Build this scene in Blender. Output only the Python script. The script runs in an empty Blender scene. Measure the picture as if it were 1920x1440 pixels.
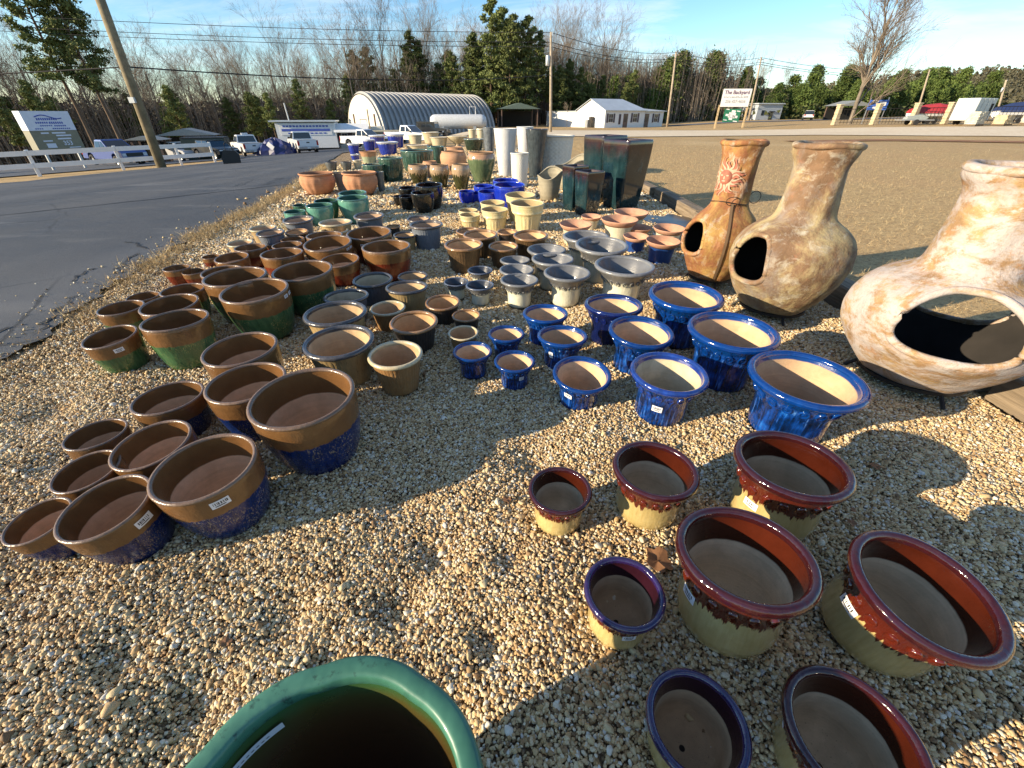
import bpy, math, random
import numpy as np
from mathutils import Vector, Matrix, Euler
R = math.radians
scn = bpy.context.scene
col = scn.collection

# ------------------------------------------------------------------ camera, sky, sun, exposure
cam_d = bpy.data.cameras.new('camera')
cam_d.sensor_width = 36.0
cam_d.lens = 780 / 1920 * 36.0
cam_d.clip_start = 0.02
cam_d.clip_end = 5000
cam = bpy.data.objects.new('camera', cam_d)
col.objects.link(cam)
cam.location = (0, 0, 1.4)
cam.rotation_euler = (math.pi / 2 - math.atan(505 / 780), 0, 0)
scn.camera = cam

SUN_AZ = R(-111.5)        # where the sun stands, measured from +Y toward +X
SUN_EL = R(16.5)
world = bpy.data.worlds.new('World')
scn.world = world
world.use_nodes = True
wn, wl = world.node_tree.nodes, world.node_tree.links
wbg = wn['Background']
sky = wn.new('ShaderNodeTexSky')
sky.sky_type = 'NISHITA'
sky.sun_disc = False
sky.sun_elevation = SUN_EL
sky.sun_rotation = SUN_AZ
sky.air_density = 1.0
sky.dust_density = 0.0
sky.ozone_density = 3.0
# thin high cirrus laid over the sky as a layer at constant height
tc = wn.new('ShaderNodeTexCoord')
sep = wn.new('ShaderNodeSeparateXYZ'); wl.new(tc.outputs['Generated'], sep.inputs[0])
def wmath(op, a, b=0.0):
    n = wn.new('ShaderNodeMath'); n.operation = op
    for i, v in enumerate((a, b)):
        if isinstance(v, (int, float)): n.inputs[i].default_value = v
        else: wl.new(v, n.inputs[i])
    return n.outputs[0]
zz = wmath('ADD', wmath('MAXIMUM', sep.outputs[2], 0.0), 0.14)
cx = wmath('DIVIDE', sep.outputs[0], zz); cy = wmath('DIVIDE', sep.outputs[1], zz)
cmb = wn.new('ShaderNodeCombineXYZ')
wl.new(wmath('ADD', wmath('MULTIPLY', cx, 0.55), wmath('MULTIPLY', cy, -0.25)), cmb.inputs[0])
wl.new(wmath('ADD', wmath('MULTIPLY', cx, 0.35), wmath('MULTIPLY', cy, 1.1)), cmb.inputs[1])
cn = wn.new('ShaderNodeTexNoise'); cn.inputs['Scale'].default_value = 1.35; cn.inputs['Detail'].default_value = 9; cn.inputs['Roughness'].default_value = 0.62; cn.inputs['Distortion'].default_value = 0.7
wl.new(cmb.outputs[0], cn.inputs['Vector'])
cr = wn.new('ShaderNodeMapRange'); cr.inputs['From Min'].default_value = 0.45; cr.inputs['From Max'].default_value = 0.80; cr.inputs['To Max'].default_value = 0.8
wl.new(cn.outputs['Fac'], cr.inputs['Value'])
hz = wn.new('ShaderNodeMapRange'); hz.inputs['From Min'].default_value = 0.0; hz.inputs['From Max'].default_value = 0.12
wl.new(sep.outputs[2], hz.inputs['Value'])
cfac = wmath('MULTIPLY', cr.outputs[0], hz.outputs[0])
mixc = wn.new('ShaderNodeMixRGB'); mixc.inputs[2].default_value = (5.4, 5.5, 5.8, 1)
hsv = wn.new('ShaderNodeHueSaturation'); hsv.inputs['Saturation'].default_value = 1.15; wl.new(sky.outputs[0], hsv.inputs['Color'])
wl.new(cfac, mixc.inputs[0]); wl.new(hsv.outputs[0], mixc.inputs[1])
wl.new(mixc.outputs[0], wbg.inputs[0])
wbg.inputs[1].default_value = 0.11

sun_d = bpy.data.lights.new('sun', 'SUN')
sun_d.energy = 5.0
sun_d.angle = R(0.53)
sun_d.color = (1.0, 0.83, 0.59)
sun = bpy.data.objects.new('sun', sun_d)
col.objects.link(sun)
sdir = Vector((math.sin(SUN_AZ) * math.cos(SUN_EL), math.cos(SUN_AZ) * math.cos(SUN_EL), math.sin(SUN_EL)))
sun.rotation_euler = sdir.to_track_quat('Z', 'Y').to_euler()
sun.location = sdir * 60

vs = scn.view_settings
vs.view_transform = 'Standard'; vs.look = 'None'; vs.exposure = 1.02; vs.gamma = 1.0; vs.use_curve_mapping = False
cy_ = scn.cycles
cy_.max_bounces = 6; cy_.diffuse_bounces = 3; cy_.glossy_bounces = 3; cy_.transmission_bounces = 4; cy_.caustics_reflective = False; cy_.caustics_refractive = False

rng = np.random.default_rng(7)
random.seed(7)

# ------------------------------------------------------------------ terrain height
def tz(x, y):
    s = np.clip((-4 - x) / 10, 0, 1); s = s * s * (3 - 2 * s)
    return (-0.032 * s * np.clip(y - 4, 0, 90) - 0.05 * np.clip(-x - 12, 0, 60) * np.clip((y - 6) / 12, 0, 1)
            - 0.008 * np.clip(y - 25, 0, 80) * np.clip((45 - x) / 20, 0, 1) * (1 - s)
            + 0.015 * np.clip(x - 35, 0, 80) * np.clip((y - 30) / 20, 0, 1))
def TZ(x, y): return float(tz(np.float64(x), np.float64(y)))

# ------------------------------------------------------------------ object helpers
def tag(o, label=None, cat=None, group=None, kind=None):
    if label: o['label'] = label
    if cat: o['category'] = cat
    if group: o['group'] = group
    if kind: o['kind'] = kind
    return o
def obj(name, mesh, parent=None, loc=None, rot=None, scale=None):
    o = bpy.data.objects.new(name, mesh); col.objects.link(o)
    if parent: o.parent = parent
    if loc is not None: o.location = loc
    if rot is not None: o.rotation_euler = rot
    if scale is not None: o.scale = scale
    return o
def thing(name, label, cat, loc=(0, 0, 0), rotz=0.0, group=None):
    o = obj(name, None, None, loc, (0, 0, rotz)); o.empty_display_size = 0.2
    return tag(o, label, cat, group)
def mesh_from(name, V, F, mats=None, smooth=False, fm=None):
    m = bpy.data.meshes.new(name)
    m.from_pydata([tuple(map(float, v)) for v in V], [], F)
    for mm in (mats if isinstance(mats, (list, tuple)) else [mats]):
        if mm: m.materials.append(mm)
    if fm is not None: m.polygons.foreach_set('material_index', fm)
    if smooth: m.polygons.foreach_set('use_smooth', [True] * len(m.polygons))
    m.update()
    return m
def mesh_np(name, V, Q, mat=None, smooth=False):
    """fast mesh from numpy arrays: V (n,3), Q (m,3) or (m,4)"""
    m = bpy.data.meshes.new(name)
    V = np.asarray(V, np.float32); Q = np.asarray(Q, np.int32); k = Q.shape[1]
    m.vertices.add(len(V)); m.vertices.foreach_set('co', V.ravel())
    m.loops.add(Q.size); m.loops.foreach_set('vertex_index', Q.ravel())
    m.polygons.add(len(Q)); m.polygons.foreach_set('loop_start', np.arange(0, Q.size, k, dtype=np.int32))
    if mat: m.materials.append(mat)
    if smooth: m.polygons.foreach_set('use_smooth', np.ones(len(Q), dtype=bool))
    m.update(calc_edges=True)
    return m

class MB:
    """collects shapes of ONE piece, then makes one mesh object"""
    def __init__(s): s.V = []; s.F = []
    def add(s, V, F):
        o = len(s.V); s.V += [tuple(v) for v in V]; s.F += [tuple(i + o for i in f) for f in F]; return s
    def box(s, x0, x1, y0, y1, z0, z1, M=None, bev=0.0):
        if bev > 0:
            b = bev; V = []
            for z, c in ((z0, b), (z0 + b, 0), (z1 - b, 0), (z1, b)):
                V += [(x0 + c + (b if c == 0 else 0), y0 + c, z), (x1 - c - (b if c == 0 else 0), y0 + c, z), (x1 - c, y0 + c + (b if c == 0 else 0), z), (x1 - c, y1 - c - (b if c == 0 else 0), z),
                      (x1 - c - (b if c == 0 else 0), y1 - c, z), (x0 + c + (b if c == 0 else 0), y1 - c, z), (x0 + c, y1 - c - (b if c == 0 else 0), z), (x0 + c, y0 + c + (b if c == 0 else 0), z)]
            F = [tuple(range(7, -1, -1)), tuple(range(24, 32))]
            for r in range(3):
                for i in range(8):
                    a, c2 = r * 8 + i, r * 8 + (i + 1) % 8
                    F.append((a, c2, c2 + 8, a + 8))
        else:
            V = [(x0, y0, z0), (x1, y0, z0), (x1, y1, z0), (x0, y1, z0), (x0, y0, z1), (x1, y0, z1), (x1, y1, z1), (x0, y1, z1)]
            F = [(3, 2, 1, 0), (4, 5, 6, 7), (0, 1, 5, 4), (1, 2, 6, 5), (2, 3, 7, 6), (3, 0, 4, 7)]
        if M is not None: V = [M @ Vector(v) for v in V]
        return s.add(V, F)
    def tube(s, P, rad, n=6, cap=True):
        P = [Vector(p) for p in P]; rr = rad if isinstance(rad, (list, tuple)) else [rad] * len(P)
        V = []; F = []
        for i, p in enumerate(P):
            d = (P[min(i + 1, len(P) - 1)] - P[max(i - 1, 0)]).normalized()
            a = d.orthogonal().normalized() if abs(d.z) > 0.95 else d.cross(Vector((0, 0, 1))).normalized()
            b = d.cross(a)
            for j in range(n):
                t = 2 * math.pi * j / n
                V.append(p + (a * math.cos(t) + b * math.sin(t)) * rr[i])
        for i in range(len(P) - 1):
            for j in range(n):
                a0, a1 = i * n + j, i * n + (j + 1) % n
                F.append((a0, a0 + n, a1 + n, a1))
        if cap: F += [tuple(range(n)), tuple(range(len(V) - 1, len(V) - n - 1, -1))]
        return s.add(V, F)
    def lathe(s, prof, n=32, fn=None, close=False):
        V = []; F = []; m = len(prof)
        for (r, z) in prof:
            for j in range(n):
                t = 2 * math.pi * j / n
                rr, zz_ = (r, z) if fn is None else fn(r, z, t)
                V.append((rr * math.cos(t), rr * math.sin(t), zz_))
        rows = m if close else m - 1
        for i in range(rows):
            i2 = (i + 1) % m
            for j in range(n):
                j2 = (j + 1) % n
                F.append((i * n + j, i * n + j2, i2 * n + j2, i2 * n + j))
        return s.add(V, F)
    def prism(s, poly, y0, y1, M=None):
        """extrude an x-z polygon (counter-clockwise seen from -y) along y"""
        n = len(poly)
        V = [(x, y0, z) for x, z in poly] + [(x, y1, z) for x, z in poly]
        F = [tuple(range(n)), tuple(range(2 * n - 1, n - 1, -1))]
        for i in range(n):
            j = (i + 1) % n; F.append((j, i, i + n, j + n))
        if M is not None: V = [M @ Vector(v) for v in V]
        return s.add(V, F)
    def mesh(s, name, mat, smooth=False): return mesh_from(name, s.V, s.F, mat, smooth)
    def build(s, name, mat, parent=None, smooth=False, **k): return obj(name, s.mesh(name, mat, smooth), parent, **k)

def copy_tree(o, parent=None):
    c = o.copy(); col.objects.link(c); c.parent = parent
    for ch in o.children: copy_tree(ch, c)
    return c

# ------------------------------------------------------------------ material helper
class Mt:
    def __init__(s, name, rough=0.6, metal=0.0, coat=0.0, spec=0.5, coords='Object'):
        s.m = bpy.data.materials.new(name); s.m.use_nodes = True
        s.N, s.L = s.m.node_tree.nodes, s.m.node_tree.links
        s.b = s.N['Principled BSDF']
        s.b.inputs['Roughness'].default_value = rough; s.b.inputs['Metallic'].default_value = metal
        s.b.inputs['Coat Weight'].default_value = coat; s.b.inputs['Coat Roughness'].default_value = 0.06
        s.b.inputs['Specular IOR Level'].default_value = spec
        t = s.N.new('ShaderNodeTexCoord'); s.co = t.outputs[coords]
        s._sep = None
    def put(s, sock, v):
        if isinstance(v, bpy.types.NodeSocket): s.L.new(v, sock)
        elif isinstance(v, (tuple, list)) and len(v) == 3 and sock.type == 'RGBA': sock.default_value = (*v, 1)
        else: sock.default_value = v
    def color(s, v): s.put(s.b.inputs['Base Color'], v); return s
    def inp(s, name, v): s.put(s.b.inputs[name], v); return s
    def xyz(s):
        if s._sep is None:
            n = s.N.new('ShaderNodeSeparateXYZ'); s.L.new(s.co, n.inputs[0]); s._sep = n.outputs
        return s._sep
    def math(s, op, a, b=0.0, clamp=False):
        n = s.N.new('ShaderNodeMath'); n.operation = op; n.use_clamp = clamp
        s.put(n.inputs[0], a); s.put(n.inputs[1], b); return n.outputs[0]
    def vec(s, scale=(1, 1, 1), src=None, rnd=False):
        n = s.N.new('ShaderNodeMapping'); s.L.new(src or s.co, n.inputs[0]); n.inputs['Scale'].default_value = scale
        if rnd:
            c = s.N.new('ShaderNodeCombineXYZ')
            r = s.rand()
            for i, k in enumerate((37.0, 91.0, 53.0)): s.L.new(s.math('MULTIPLY', r, k), c.inputs[i])
            s.L.new(c.outputs[0], n.inputs['Location'])
        return n.outputs[0]
    def rand(s):
        n = s.N.new('ShaderNodeObjectInfo'); return n.outputs['Random']
    def noise(s, scale, detail=4, rough=0.55, v=None, dist=0.0, out='Fac'):
        n = s.N.new('ShaderNodeTexNoise'); s.L.new(v or s.co, n.inputs['Vector'])
        n.inputs['Scale'].default_value = scale; n.inputs['Detail'].default_value = detail; n.inputs['Roughness'].default_value = rough; n.inputs['Distortion'].default_value = dist
        return n.outputs[out]
    def voro(s, scale, v=None, feature='F1', out='Distance', rnd=1.0):
        n = s.N.new('ShaderNodeTexVoronoi'); n.feature = feature; s.L.new(v or s.co, n.inputs['Vector']); n.inputs['Scale'].default_value = scale; n.inputs['Randomness'].default_value = rnd
        return n.outputs[out]
    def mr(s, v, a, b, c=0.0, d=1.0, smooth=False):
        n = s.N.new('ShaderNodeMapRange'); s.put(n.inputs['Value'], v)
        if smooth: n.interpolation_type = 'SMOOTHSTEP'
        for k, x in (('From Min', a), ('From Max', b), ('To Min', c), ('To Max', d)): s.put(n.inputs[k], x)
        return n.outputs[0]
    def ramp(s, f, stops, interp='LINEAR'):
        n = s.N.new('ShaderNodeValToRGB'); s.put(n.inputs[0], f); e = n.color_ramp.elements; n.color_ramp.interpolation = interp
        while len(e) < len(stops): e.new(0.5)
        for i, (p, c) in enumerate(stops): e[i].position = p; e[i].color = (*c, 1)
        return n.outputs[0]
    def mix(s, f, a, b, mode='MIX'):
        n = s.N.new('ShaderNodeMixRGB'); n.blend_type = mode; s.put(n.inputs[0], f); s.put(n.inputs[1], a); s.put(n.inputs[2], b); return n.outputs[0]
    def bump(s, h, strength=0.4, dist=0.01):
        n = s.N.new('ShaderNodeBump'); n.inputs['Strength'].default_value = strength; n.inputs['Distance'].default_value = dist; s.L.new(h, n.inputs['Height'])
        s.L.new(n.outputs[0], s.b.inputs['Normal']); return s
def plain(name, c, rough=0.6, metal=0.0, coat=0.0, var=0.12, scale=6.0, bump=0.0, spec=0.5):
    t = Mt(name, rough, metal, coat, spec)
    f = t.noise(scale, 5, 0.6)
    lo = tuple(x * (1 - var) for x in c); hi = tuple(min(1, x * (1 + var)) for x in c)
    t.color(t.ramp(f, [(0.3, lo), (0.7, hi)]))
    if bump: t.bump(t.noise(scale * 6, 4), bump, 0.01)
    return t.m

# ------------------------------------------------------------------ setting: ground, gravel bed, driveway, roads
def m_ground():
    t = Mt('dry_grass', 0.95, spec=0.15)
    a = t.noise(0.35, 5, 0.6); b = t.noise(7, 6, 0.7); c = t.noise(60, 3, 0.6)
    col1 = t.ramp(b, [(0.25, (0.27, 0.165, 0.07)), (0.5, (0.48, 0.325, 0.145)), (0.75, (0.62, 0.445, 0.22))])
    col2 = t.mix(t.mr(a, 0.42, 0.66), col1, t.ramp(b, [(0.3, (0.40, 0.245, 0.11)), (0.7, (0.57, 0.375, 0.175))]))
    col3 = t.mix(t.mr(c, 0.35, 0.7, 0, 0.5), col2, (0.56, 0.42, 0.23))
    col3 = t.mix(t.mr(t.noise(24, 4, 0.7), 0.36, 0.5, 0.7, 0), col3, (0.17, 0.115, 0.06))
    pt = t.noise(0.11, 4, 0.6, dist=0.6)
    col3 = t.mix(t.mr(pt, 0.55, 0.70, 0, 0.45), col3, (0.62, 0.46, 0.25)); col3 = t.mix(t.mr(t.noise(1.3, 5, 0.7), 0.58, 0.72, 0, 0.55), col3, (0.27, 0.175, 0.09))
    t.color(col3)
    t.bump(t.math('ADD', t.math('MULTIPLY', b, 0.6), c), 0.55, 0.02)
    return t.m
def m_bed():
    t = Mt('gravel_base', 0.9, spec=0.2)
    d = t.voro(95, out='Distance'); cc = t.voro(95, out='Color')
    n = t.N.new('ShaderNodeSeparateColor'); t.L.new(cc, n.inputs[0])
    c = t.ramp(n.outputs[0], [(0.0, (0.20, 0.12, 0.06)), (0.35, (0.44, 0.30, 0.15)), (0.6, (0.58, 0.44, 0.25)), (0.8, (0.66, 0.55, 0.37)), (1.0, (0.32, 0.21, 0.12))])
    t.color(t.mix(t.mr(d, 0.35, 0.75), c, (0.15, 0.10, 0.06)))
    t.bump(t.mr(d, 0.0, 0.8, 1.0, 0.0), 1.0, 0.012)
    return t.m
def m_asphalt(name='asphalt', dark=1.0):
    t = Mt(name, 0.62, spec=0.45)
    n = t.noise(0.8, 6, 0.65); f = t.noise(140, 3, 0.6); st = t.noise(1.2, 6, 0.6, t.vec((0.32, 0.9, 1)))
    c = t.ramp(n, [(0.3, (0.042 * dark, 0.046 * dark, 0.052 * dark)), (0.7, (0.07 * dark, 0.075 * dark, 0.082 * dark))])
    c = t.mix(t.mr(st, 0.57, 0.70, 0, 0.6), c, (0.20, 0.195, 0.185))
    sp = t.voro(26)
    c = t.mix(t.mr(sp, 0.035, 0.06, 0.55, 0.0), c, (0.30, 0.29, 0.27))
    c = t.mix(t.mr(f, 0.55, 0.8, 0, 0.4), c, (0.14, 0.14, 0.14))
    g = t.voro(420, out='Color'); gs = t.N.new('ShaderNodeSeparateColor'); t.L.new(g, gs.inputs[0])
    c = t.mix(t.mr(gs.outputs[0], 0.55, 1.0, 0, 0.35), c, (0.22, 0.21, 0.20))
    wv = t.math('ADD', t.xyz()[0], t.math('MULTIPLY', t.xyz()[1], 0.42)); wear = t.noise(1.0, 2, 0.5, t.vec((0.55, 0.06, 1)))
    c = t.mix(t.mr(wear, 0.50, 0.68, 0, 0.6), c, (0.12, 0.12, 0.12))
    ce = t.voro(0.55, feature='DISTANCE_TO_EDGE', v=t.mix(0.12, t.co, t.noise(2.2, 4, 0.6, out='Color'), 'ADD'))
    c = t.mix(t.math('MULTIPLY', t.mr(ce, 0.004, 0.012, 0.75, 0.0), t.mr(t.noise(0.25, 2, 0.5), 0.45, 0.6)), c, (0.015, 0.015, 0.016))
    t.color(c); t.inp('Roughness', t.mr(n, 0.3, 0.7, 0.62, 0.85)); t.bump(t.math('ADD', f, gs.outputs[0]), 0.4, 0.006)
    return t.m
def m_pale_gravel():
    t = Mt('pale_road_gravel', 0.95, spec=0.15)
    n = t.noise(3, 6, 0.65); v = t.noise(0.2, 4)
    c = t.ramp(n, [(0.3, (0.58, 0.46, 0.31)), (0.7, (0.80, 0.69, 0.51))])
    t.color(t.mix(t.mr(v, 0.45, 0.7, 0, 0.5), c, (0.60, 0.46, 0.31))); t.bump(n, 0.12, 0.02)
    return t.m
GROUND, BED, ASPH, PALE = m_ground(), m_bed(), m_asphalt(), m_pale_gravel()
def grid_sheet(name, xs, ys, zf, mat, kind='structure'):
    X, Y = np.meshgrid(xs, ys); Z = zf(X, Y)
    V = np.stack([X, Y, Z], -1).reshape(-1, 3); nx, ny = len(xs), len(ys)
    i = np.arange(nx - 1); j = np.arange(ny - 1); I, J = np.meshgrid(i, j)
    a = (J * nx + I).ravel(); Q = np.stack([a, a + 1, a + 1 + nx, a + nx], 1)
    return tag(obj(name, mesh_np(name, V, Q, mat, True)), kind=kind)
gx = np.unique(np.concatenate([np.arange(-30, 30, 0.5), np.linspace(-80, -30, 26), np.linspace(30, 120, 46), np.linspace(120, 2400, 20), np.linspace(-2000, -80, 20)]))
gy = np.unique(np.concatenate([np.arange(-10, 40, 0.5), np.linspace(40, 140, 51), np.linspace(140, 3000, 24), np.linspace(-300, -10, 8)]))
grid_sheet('ground', gx, gy, lambda x, y: tz(x, y) - 0.03 - 0.07 * ((x > np.interp(y, [-12, 0, 4, 10, 24, 27], [-2.4, -2.6, -3.4, -4.4, -7.6, -8.5])) & (x < 2.6 - 0.12 * np.clip(y - 12, 0, 20)) & (y < 26)), GROUND)

EDGE = [(-12, -2.6), (-2, -2.9), (0, -3.0), (2.29, -3.31), (2.66, -3.36), (3.6, -3.7), (4.73, -4.0), (6.3, -4.33), (8.2, -4.55), (10.6, -4.98), (14.1, -5.85), (22.8, -8.2), (30, -10.6)]
ey = np.array([e[0] for e in EDGE]); ex = np.array([e[1] for e in EDGE])
def edge(y): return np.interp(y, ey, ex)
def bed_relief(x, y):
    z = 0.015 * np.sin(3.1 * x + 1.3 * y) * np.sin(2.3 * y - 0.7 * x) + 0.012 * np.sin(7.1 * x - 3.3 * y + 1) * np.sin(5.9 * y + 2.1 * x)
    for hx, hy, hr, hd in FOOT: z = z - hd * np.exp(-((x - hx) ** 2 + (y - hy) ** 2) / hr ** 2)
    return z
FOOT = [(-0.28, 0.98, 0.085, 0.045), (-0.38, 0.78, 0.09, 0.04), (-0.05, 0.66, 0.08, 0.038), (-0.75, 0.75, 0.09, 0.035), (-0.9, 0.5, 0.09, 0.04), (0.0, 0.95, 0.065, 0.028), (-0.55, 0.6, .075, .035), (-1.2, 0.62, .08, .03), (-0.5, 1.25, .09, .03), (0.1, 1.5, .1, .03), (-2.2, 1.5, .12, .03), (-2.6, 1.9, .1, .03), (-0.15, 0.48, .07, .03)]
def strip_sheet(name, ys, xl, xr, nx, dz, mat, relief=None):
    V = []; ys = np.asarray(ys)
    for y in ys:
        a, b = xl(y), xr(y)
        x = np.linspace(a, b, nx); z = tz(x, np.full_like(x, y)) + dz
        if relief is not None: z = z + relief(x, np.full_like(x, y))
        V.append(np.stack([x, np.full_like(x, y), z], 1))
    V = np.concatenate(V); ny = len(ys)
    I, J = np.meshgrid(np.arange(nx - 1), np.arange(ny - 1)); a = (J * nx + I).ravel()
    return tag(obj(name, mesh_np(name, V, np.stack([a, a + 1, a + 1 + nx, a + nx], 1), mat, True)), kind='structure')
RIGHT = 2.78
strip_sheet('gravel_bed', np.concatenate([np.arange(-3, 6, 0.05), np.arange(6, 27, 0.3)]), lambda y: edge(y) - 0.12 + 0.05 * math.sin(5 * y) + 0.03 * math.sin(17 * y), lambda y: (RIGHT + 0.05 if y < 12 else RIGHT + 0.05 - 0.12 * (y - 12)) + 0.05 * math.sin(3 * y), 150, -0.008, BED,
            lambda x, y: bed_relief(x, y) * np.clip((x - edge(y)) / 0.5, 0, 1))
# asphalt drive with a ragged broken edge toward the bed
def aedge(y): return edge(y) - 0.10 + 0.035 * math.sin(9 * y + 1) + 0.03 * math.sin(23 * y) + 0.02 * math.sin(51 * y)
def afar(y): return float(np.interp(y, [-10, 6, 12, 20, 30, 38, 60], [-11.0, -14.2, -16.8, -19.8, -19.2, -21.5, -30]))
strip_sheet('asphalt_drive', np.concatenate([np.arange(-10, 14, 0.06), np.arange(14, 62, 0.5)]), afar, lambda y: aedge(y) if y < 30 else -10.6 + (y - 30) * 0.05, 60, 0.012, ASPH)
def m_crack(): return plain('crack_tar', (0.012, 0.012, 0.013), 0.7)
CRACK = m_crack()
def ribbon(name, pts, w, mat, dz, parent=None, jag=0.0):
    V = []; F = []
    for i, (x, y) in enumerate(pts):
        a = Vector(pts[max(i - 1, 0)]); b = Vector(pts[min(i + 1, len(pts) - 1)]); d = (b - a).normalized(); n = Vector((-d.y, d.x))
        ww = w * (1 + jag * (random.random() - 0.5))
        for s_ in (-1, 1): V.append((x + n.x * ww * s_ / 2, y + n.y * ww * s_ / 2, TZ(x, y) + dz))
        if i: F.append((2 * i - 2, 2 * i - 1, 2 * i + 1, 2 * i))
    return obj(name, mesh_from(name, V, F, mat), parent)
drive = bpy.data.objects['asphalt_drive']
ribbon('tar_joint', [(-12.5 + 7.4 * t / 40, 3.6 + 7.6 * t / 40 + 0.03 * math.sin(t * 1.7)) for t in range(41)], 0.05, CRACK, 0.017, drive, 0.8)
for (x0, y0, ln, ang, sd) in ((-3.62, 2.9, 0.9, 118, 1), (-4.15, 4.35, 0.8, 112, 2), (-4.5, 5.2, 0.7, 150, 3), (-3.7, 2.45, 0.6, 125, 4), (-4.35, 4.0, 0.5, 95, 5)):
    random.seed(sd); p = [(x0, y0)]; a = R(ang)
    for k in range(14):
        a2 = a + random.uniform(-0.8, 0.8); p.append((p[-1][0] + math.cos(a2) * ln / 14, p[-1][1] + math.sin(a2) * ln / 14))
    ribbon('edge_crack', p, 0.022, CRACK, 0.018, drive, 1.6)
# far parking ground behind the fence, pale gravel track across the field, county road on the right
LOT = m_asphalt('lot_asphalt', 1.5)
def poly_sheet(name, left, right, n, dz, mat, m=10):
    L_, R_ = np.array(left, float), np.array(right, float)
    V = []
    for i in range(n):
        f = i / (n - 1)
        def at(P):
            s_ = f * (len(P) - 1); k = min(int(s_), len(P) - 2); return P[k] + (P[k + 1] - P[k]) * (s_ - k)
        a, b = at(L_), at(R_)
        for q in np.linspace(0, 1, m):
            x, y = a + (b - a) * q; V.append((x, y, TZ(x, y) + dz))
    V = np.array(V); I, J = np.meshgrid(np.arange(m - 1), np.arange(n - 1)); k = (J * m + I).ravel()
    return tag(obj(name, mesh_np(name, V, np.stack([k, k + 1, k + 1 + m, k + m], 1), mat, True)), kind='structure')
poly_sheet('parking_ground', [(-75, 30), (-34, 60), (-30, 76), (-4, 78)], [(-28, 24), (-22, 40), (-21, 54), (-8, 60)], 40, 0.02, LOT, 20)
poly_sheet('gravel_track', [(-6, 62), (13, 62), (24, 62), (40, 60), (60, 52), (80, 42)], [(-6, 44), (9.5, 39), (17, 41), (27, 43.5), (38, 38), (48, 27)], 60, 0.02, PALE, 16)
poly_sheet('county_road', [(30, 100), (48, 103), (75, 112), (130, 128)], [(32, 94), (49, 97), (76, 104), (132, 118)], 30, 0.03, m_asphalt('old_asphalt', 2.4), 8)
poly_sheet('dirt_patch', [(18, 32), (26, 34.5), (34, 30.5), (41, 22)], [(18, 30.5), (25, 32), (32, 28), (39, 20)], 24, 0.012, plain('bare_dirt', (0.30, 0.16, 0.085), 0.95, var=0.4, scale=0.8, spec=0.1), 8)

# ------------------------------------------------------------------ loose pebbles and dry grass (uncountable: stuff)
def scatter(name, P, rot, scl, rnd, mat, build, label=None, cat=None):
    """points mesh + geometry nodes that put one small solid on every point"""
    m = bpy.data.meshes.new(name); P = np.asarray(P, np.float32)
    m.vertices.add(len(P)); m.vertices.foreach_set('co', P.ravel())
    for an, tp, arr in (('rot', 'FLOAT_VECTOR', rot), ('scl', 'FLOAT_VECTOR', scl), ('rnd', 'FLOAT', rnd)):
        at = m.attributes.new(an, tp, 'POINT'); at.data.foreach_set('vector' if tp != 'FLOAT' else 'value', np.asarray(arr, np.float32).ravel())
    o = obj(name, m); tag(o, label, cat, kind='stuff')
    g = bpy.data.node_groups.new(name, 'GeometryNodeTree')
    g.interface.new_socket('Geometry', in_out='INPUT', socket_type='NodeSocketGeometry'); g.interface.new_socket('Geometry', in_out='OUTPUT', socket_type='NodeSocketGeometry')
    N, L = g.nodes, g.links
    gi, go = N.new('NodeGroupInput'), N.new('NodeGroupOutput')
    def attr(nm, tp):
        a = N.new('GeometryNodeInputNamedAttribute'); a.data_type = tp; a.inputs[0].default_value = nm; return a.outputs[0]
    src = build(N, L)
    sm = N.new('GeometryNodeSetMaterial'); sm.inputs['Material'].default_value = mat
    L.new(src, sm.inputs[0])
    ip = N.new('GeometryNodeInstanceOnPoints')
    L.new(gi.outputs[0], ip.inputs['Points']); L.new(sm.outputs[0], ip.inputs['Instance'])
    ip.inputs['Pick Instance'].default_value = True
    L.new(attr('rot', 'FLOAT_VECTOR'), ip.inputs['Rotation']); L.new(attr('scl', 'FLOAT_VECTOR'), ip.inputs['Scale'])
    L.new(ip.outputs[0], go.inputs[0])
    md = o.modifiers.new('scatter', 'NODES'); md.node_group = g
    return o
def pebble_nodes(N, L):
    gi_ = N.new('GeometryNodeGeometryToInstance')
    for k in range(5):
        ic = N.new('GeometryNodeMeshIcoSphere'); ic.inputs['Radius'].default_value = 1.0; ic.inputs['Subdivisions'].default_value = 2
        nz = N.new('ShaderNodeTexNoise'); nz.inputs['Scale'].default_value = 0.75; nz.inputs['Detail'].default_value = 1.0
        ps = N.new('GeometryNodeInputPosition'); ad = N.new('ShaderNodeVectorMath'); ad.operation = 'ADD'; ad.inputs[1].default_value = (7.3 * k, 3.1 * k, 11.7 * k)
        L.new(ps.outputs[0], ad.inputs[0]); L.new(ad.outputs[0], nz.inputs['Vector'])
        sb = N.new('ShaderNodeVectorMath'); sb.operation = 'SUBTRACT'; sb.inputs[1].default_value = (0.5, 0.5, 0.5); L.new(nz.outputs['Color'], sb.inputs[0])
        sc = N.new('ShaderNodeVectorMath'); sc.operation = 'SCALE'; sc.inputs['Scale'].default_value = 1.7; L.new(sb.outputs[0], sc.inputs[0])
        sp = N.new('GeometryNodeSetPosition'); L.new(ic.outputs[0], sp.inputs[0]); L.new(sc.outputs[0], sp.inputs['Offset'])
        ss = N.new('GeometryNodeSetShadeSmooth'); L.new(sp.outputs[0], ss.inputs[0])
        L.new(ss.outputs[0], gi_.inputs[0])
    return gi_.outputs[0]
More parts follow.
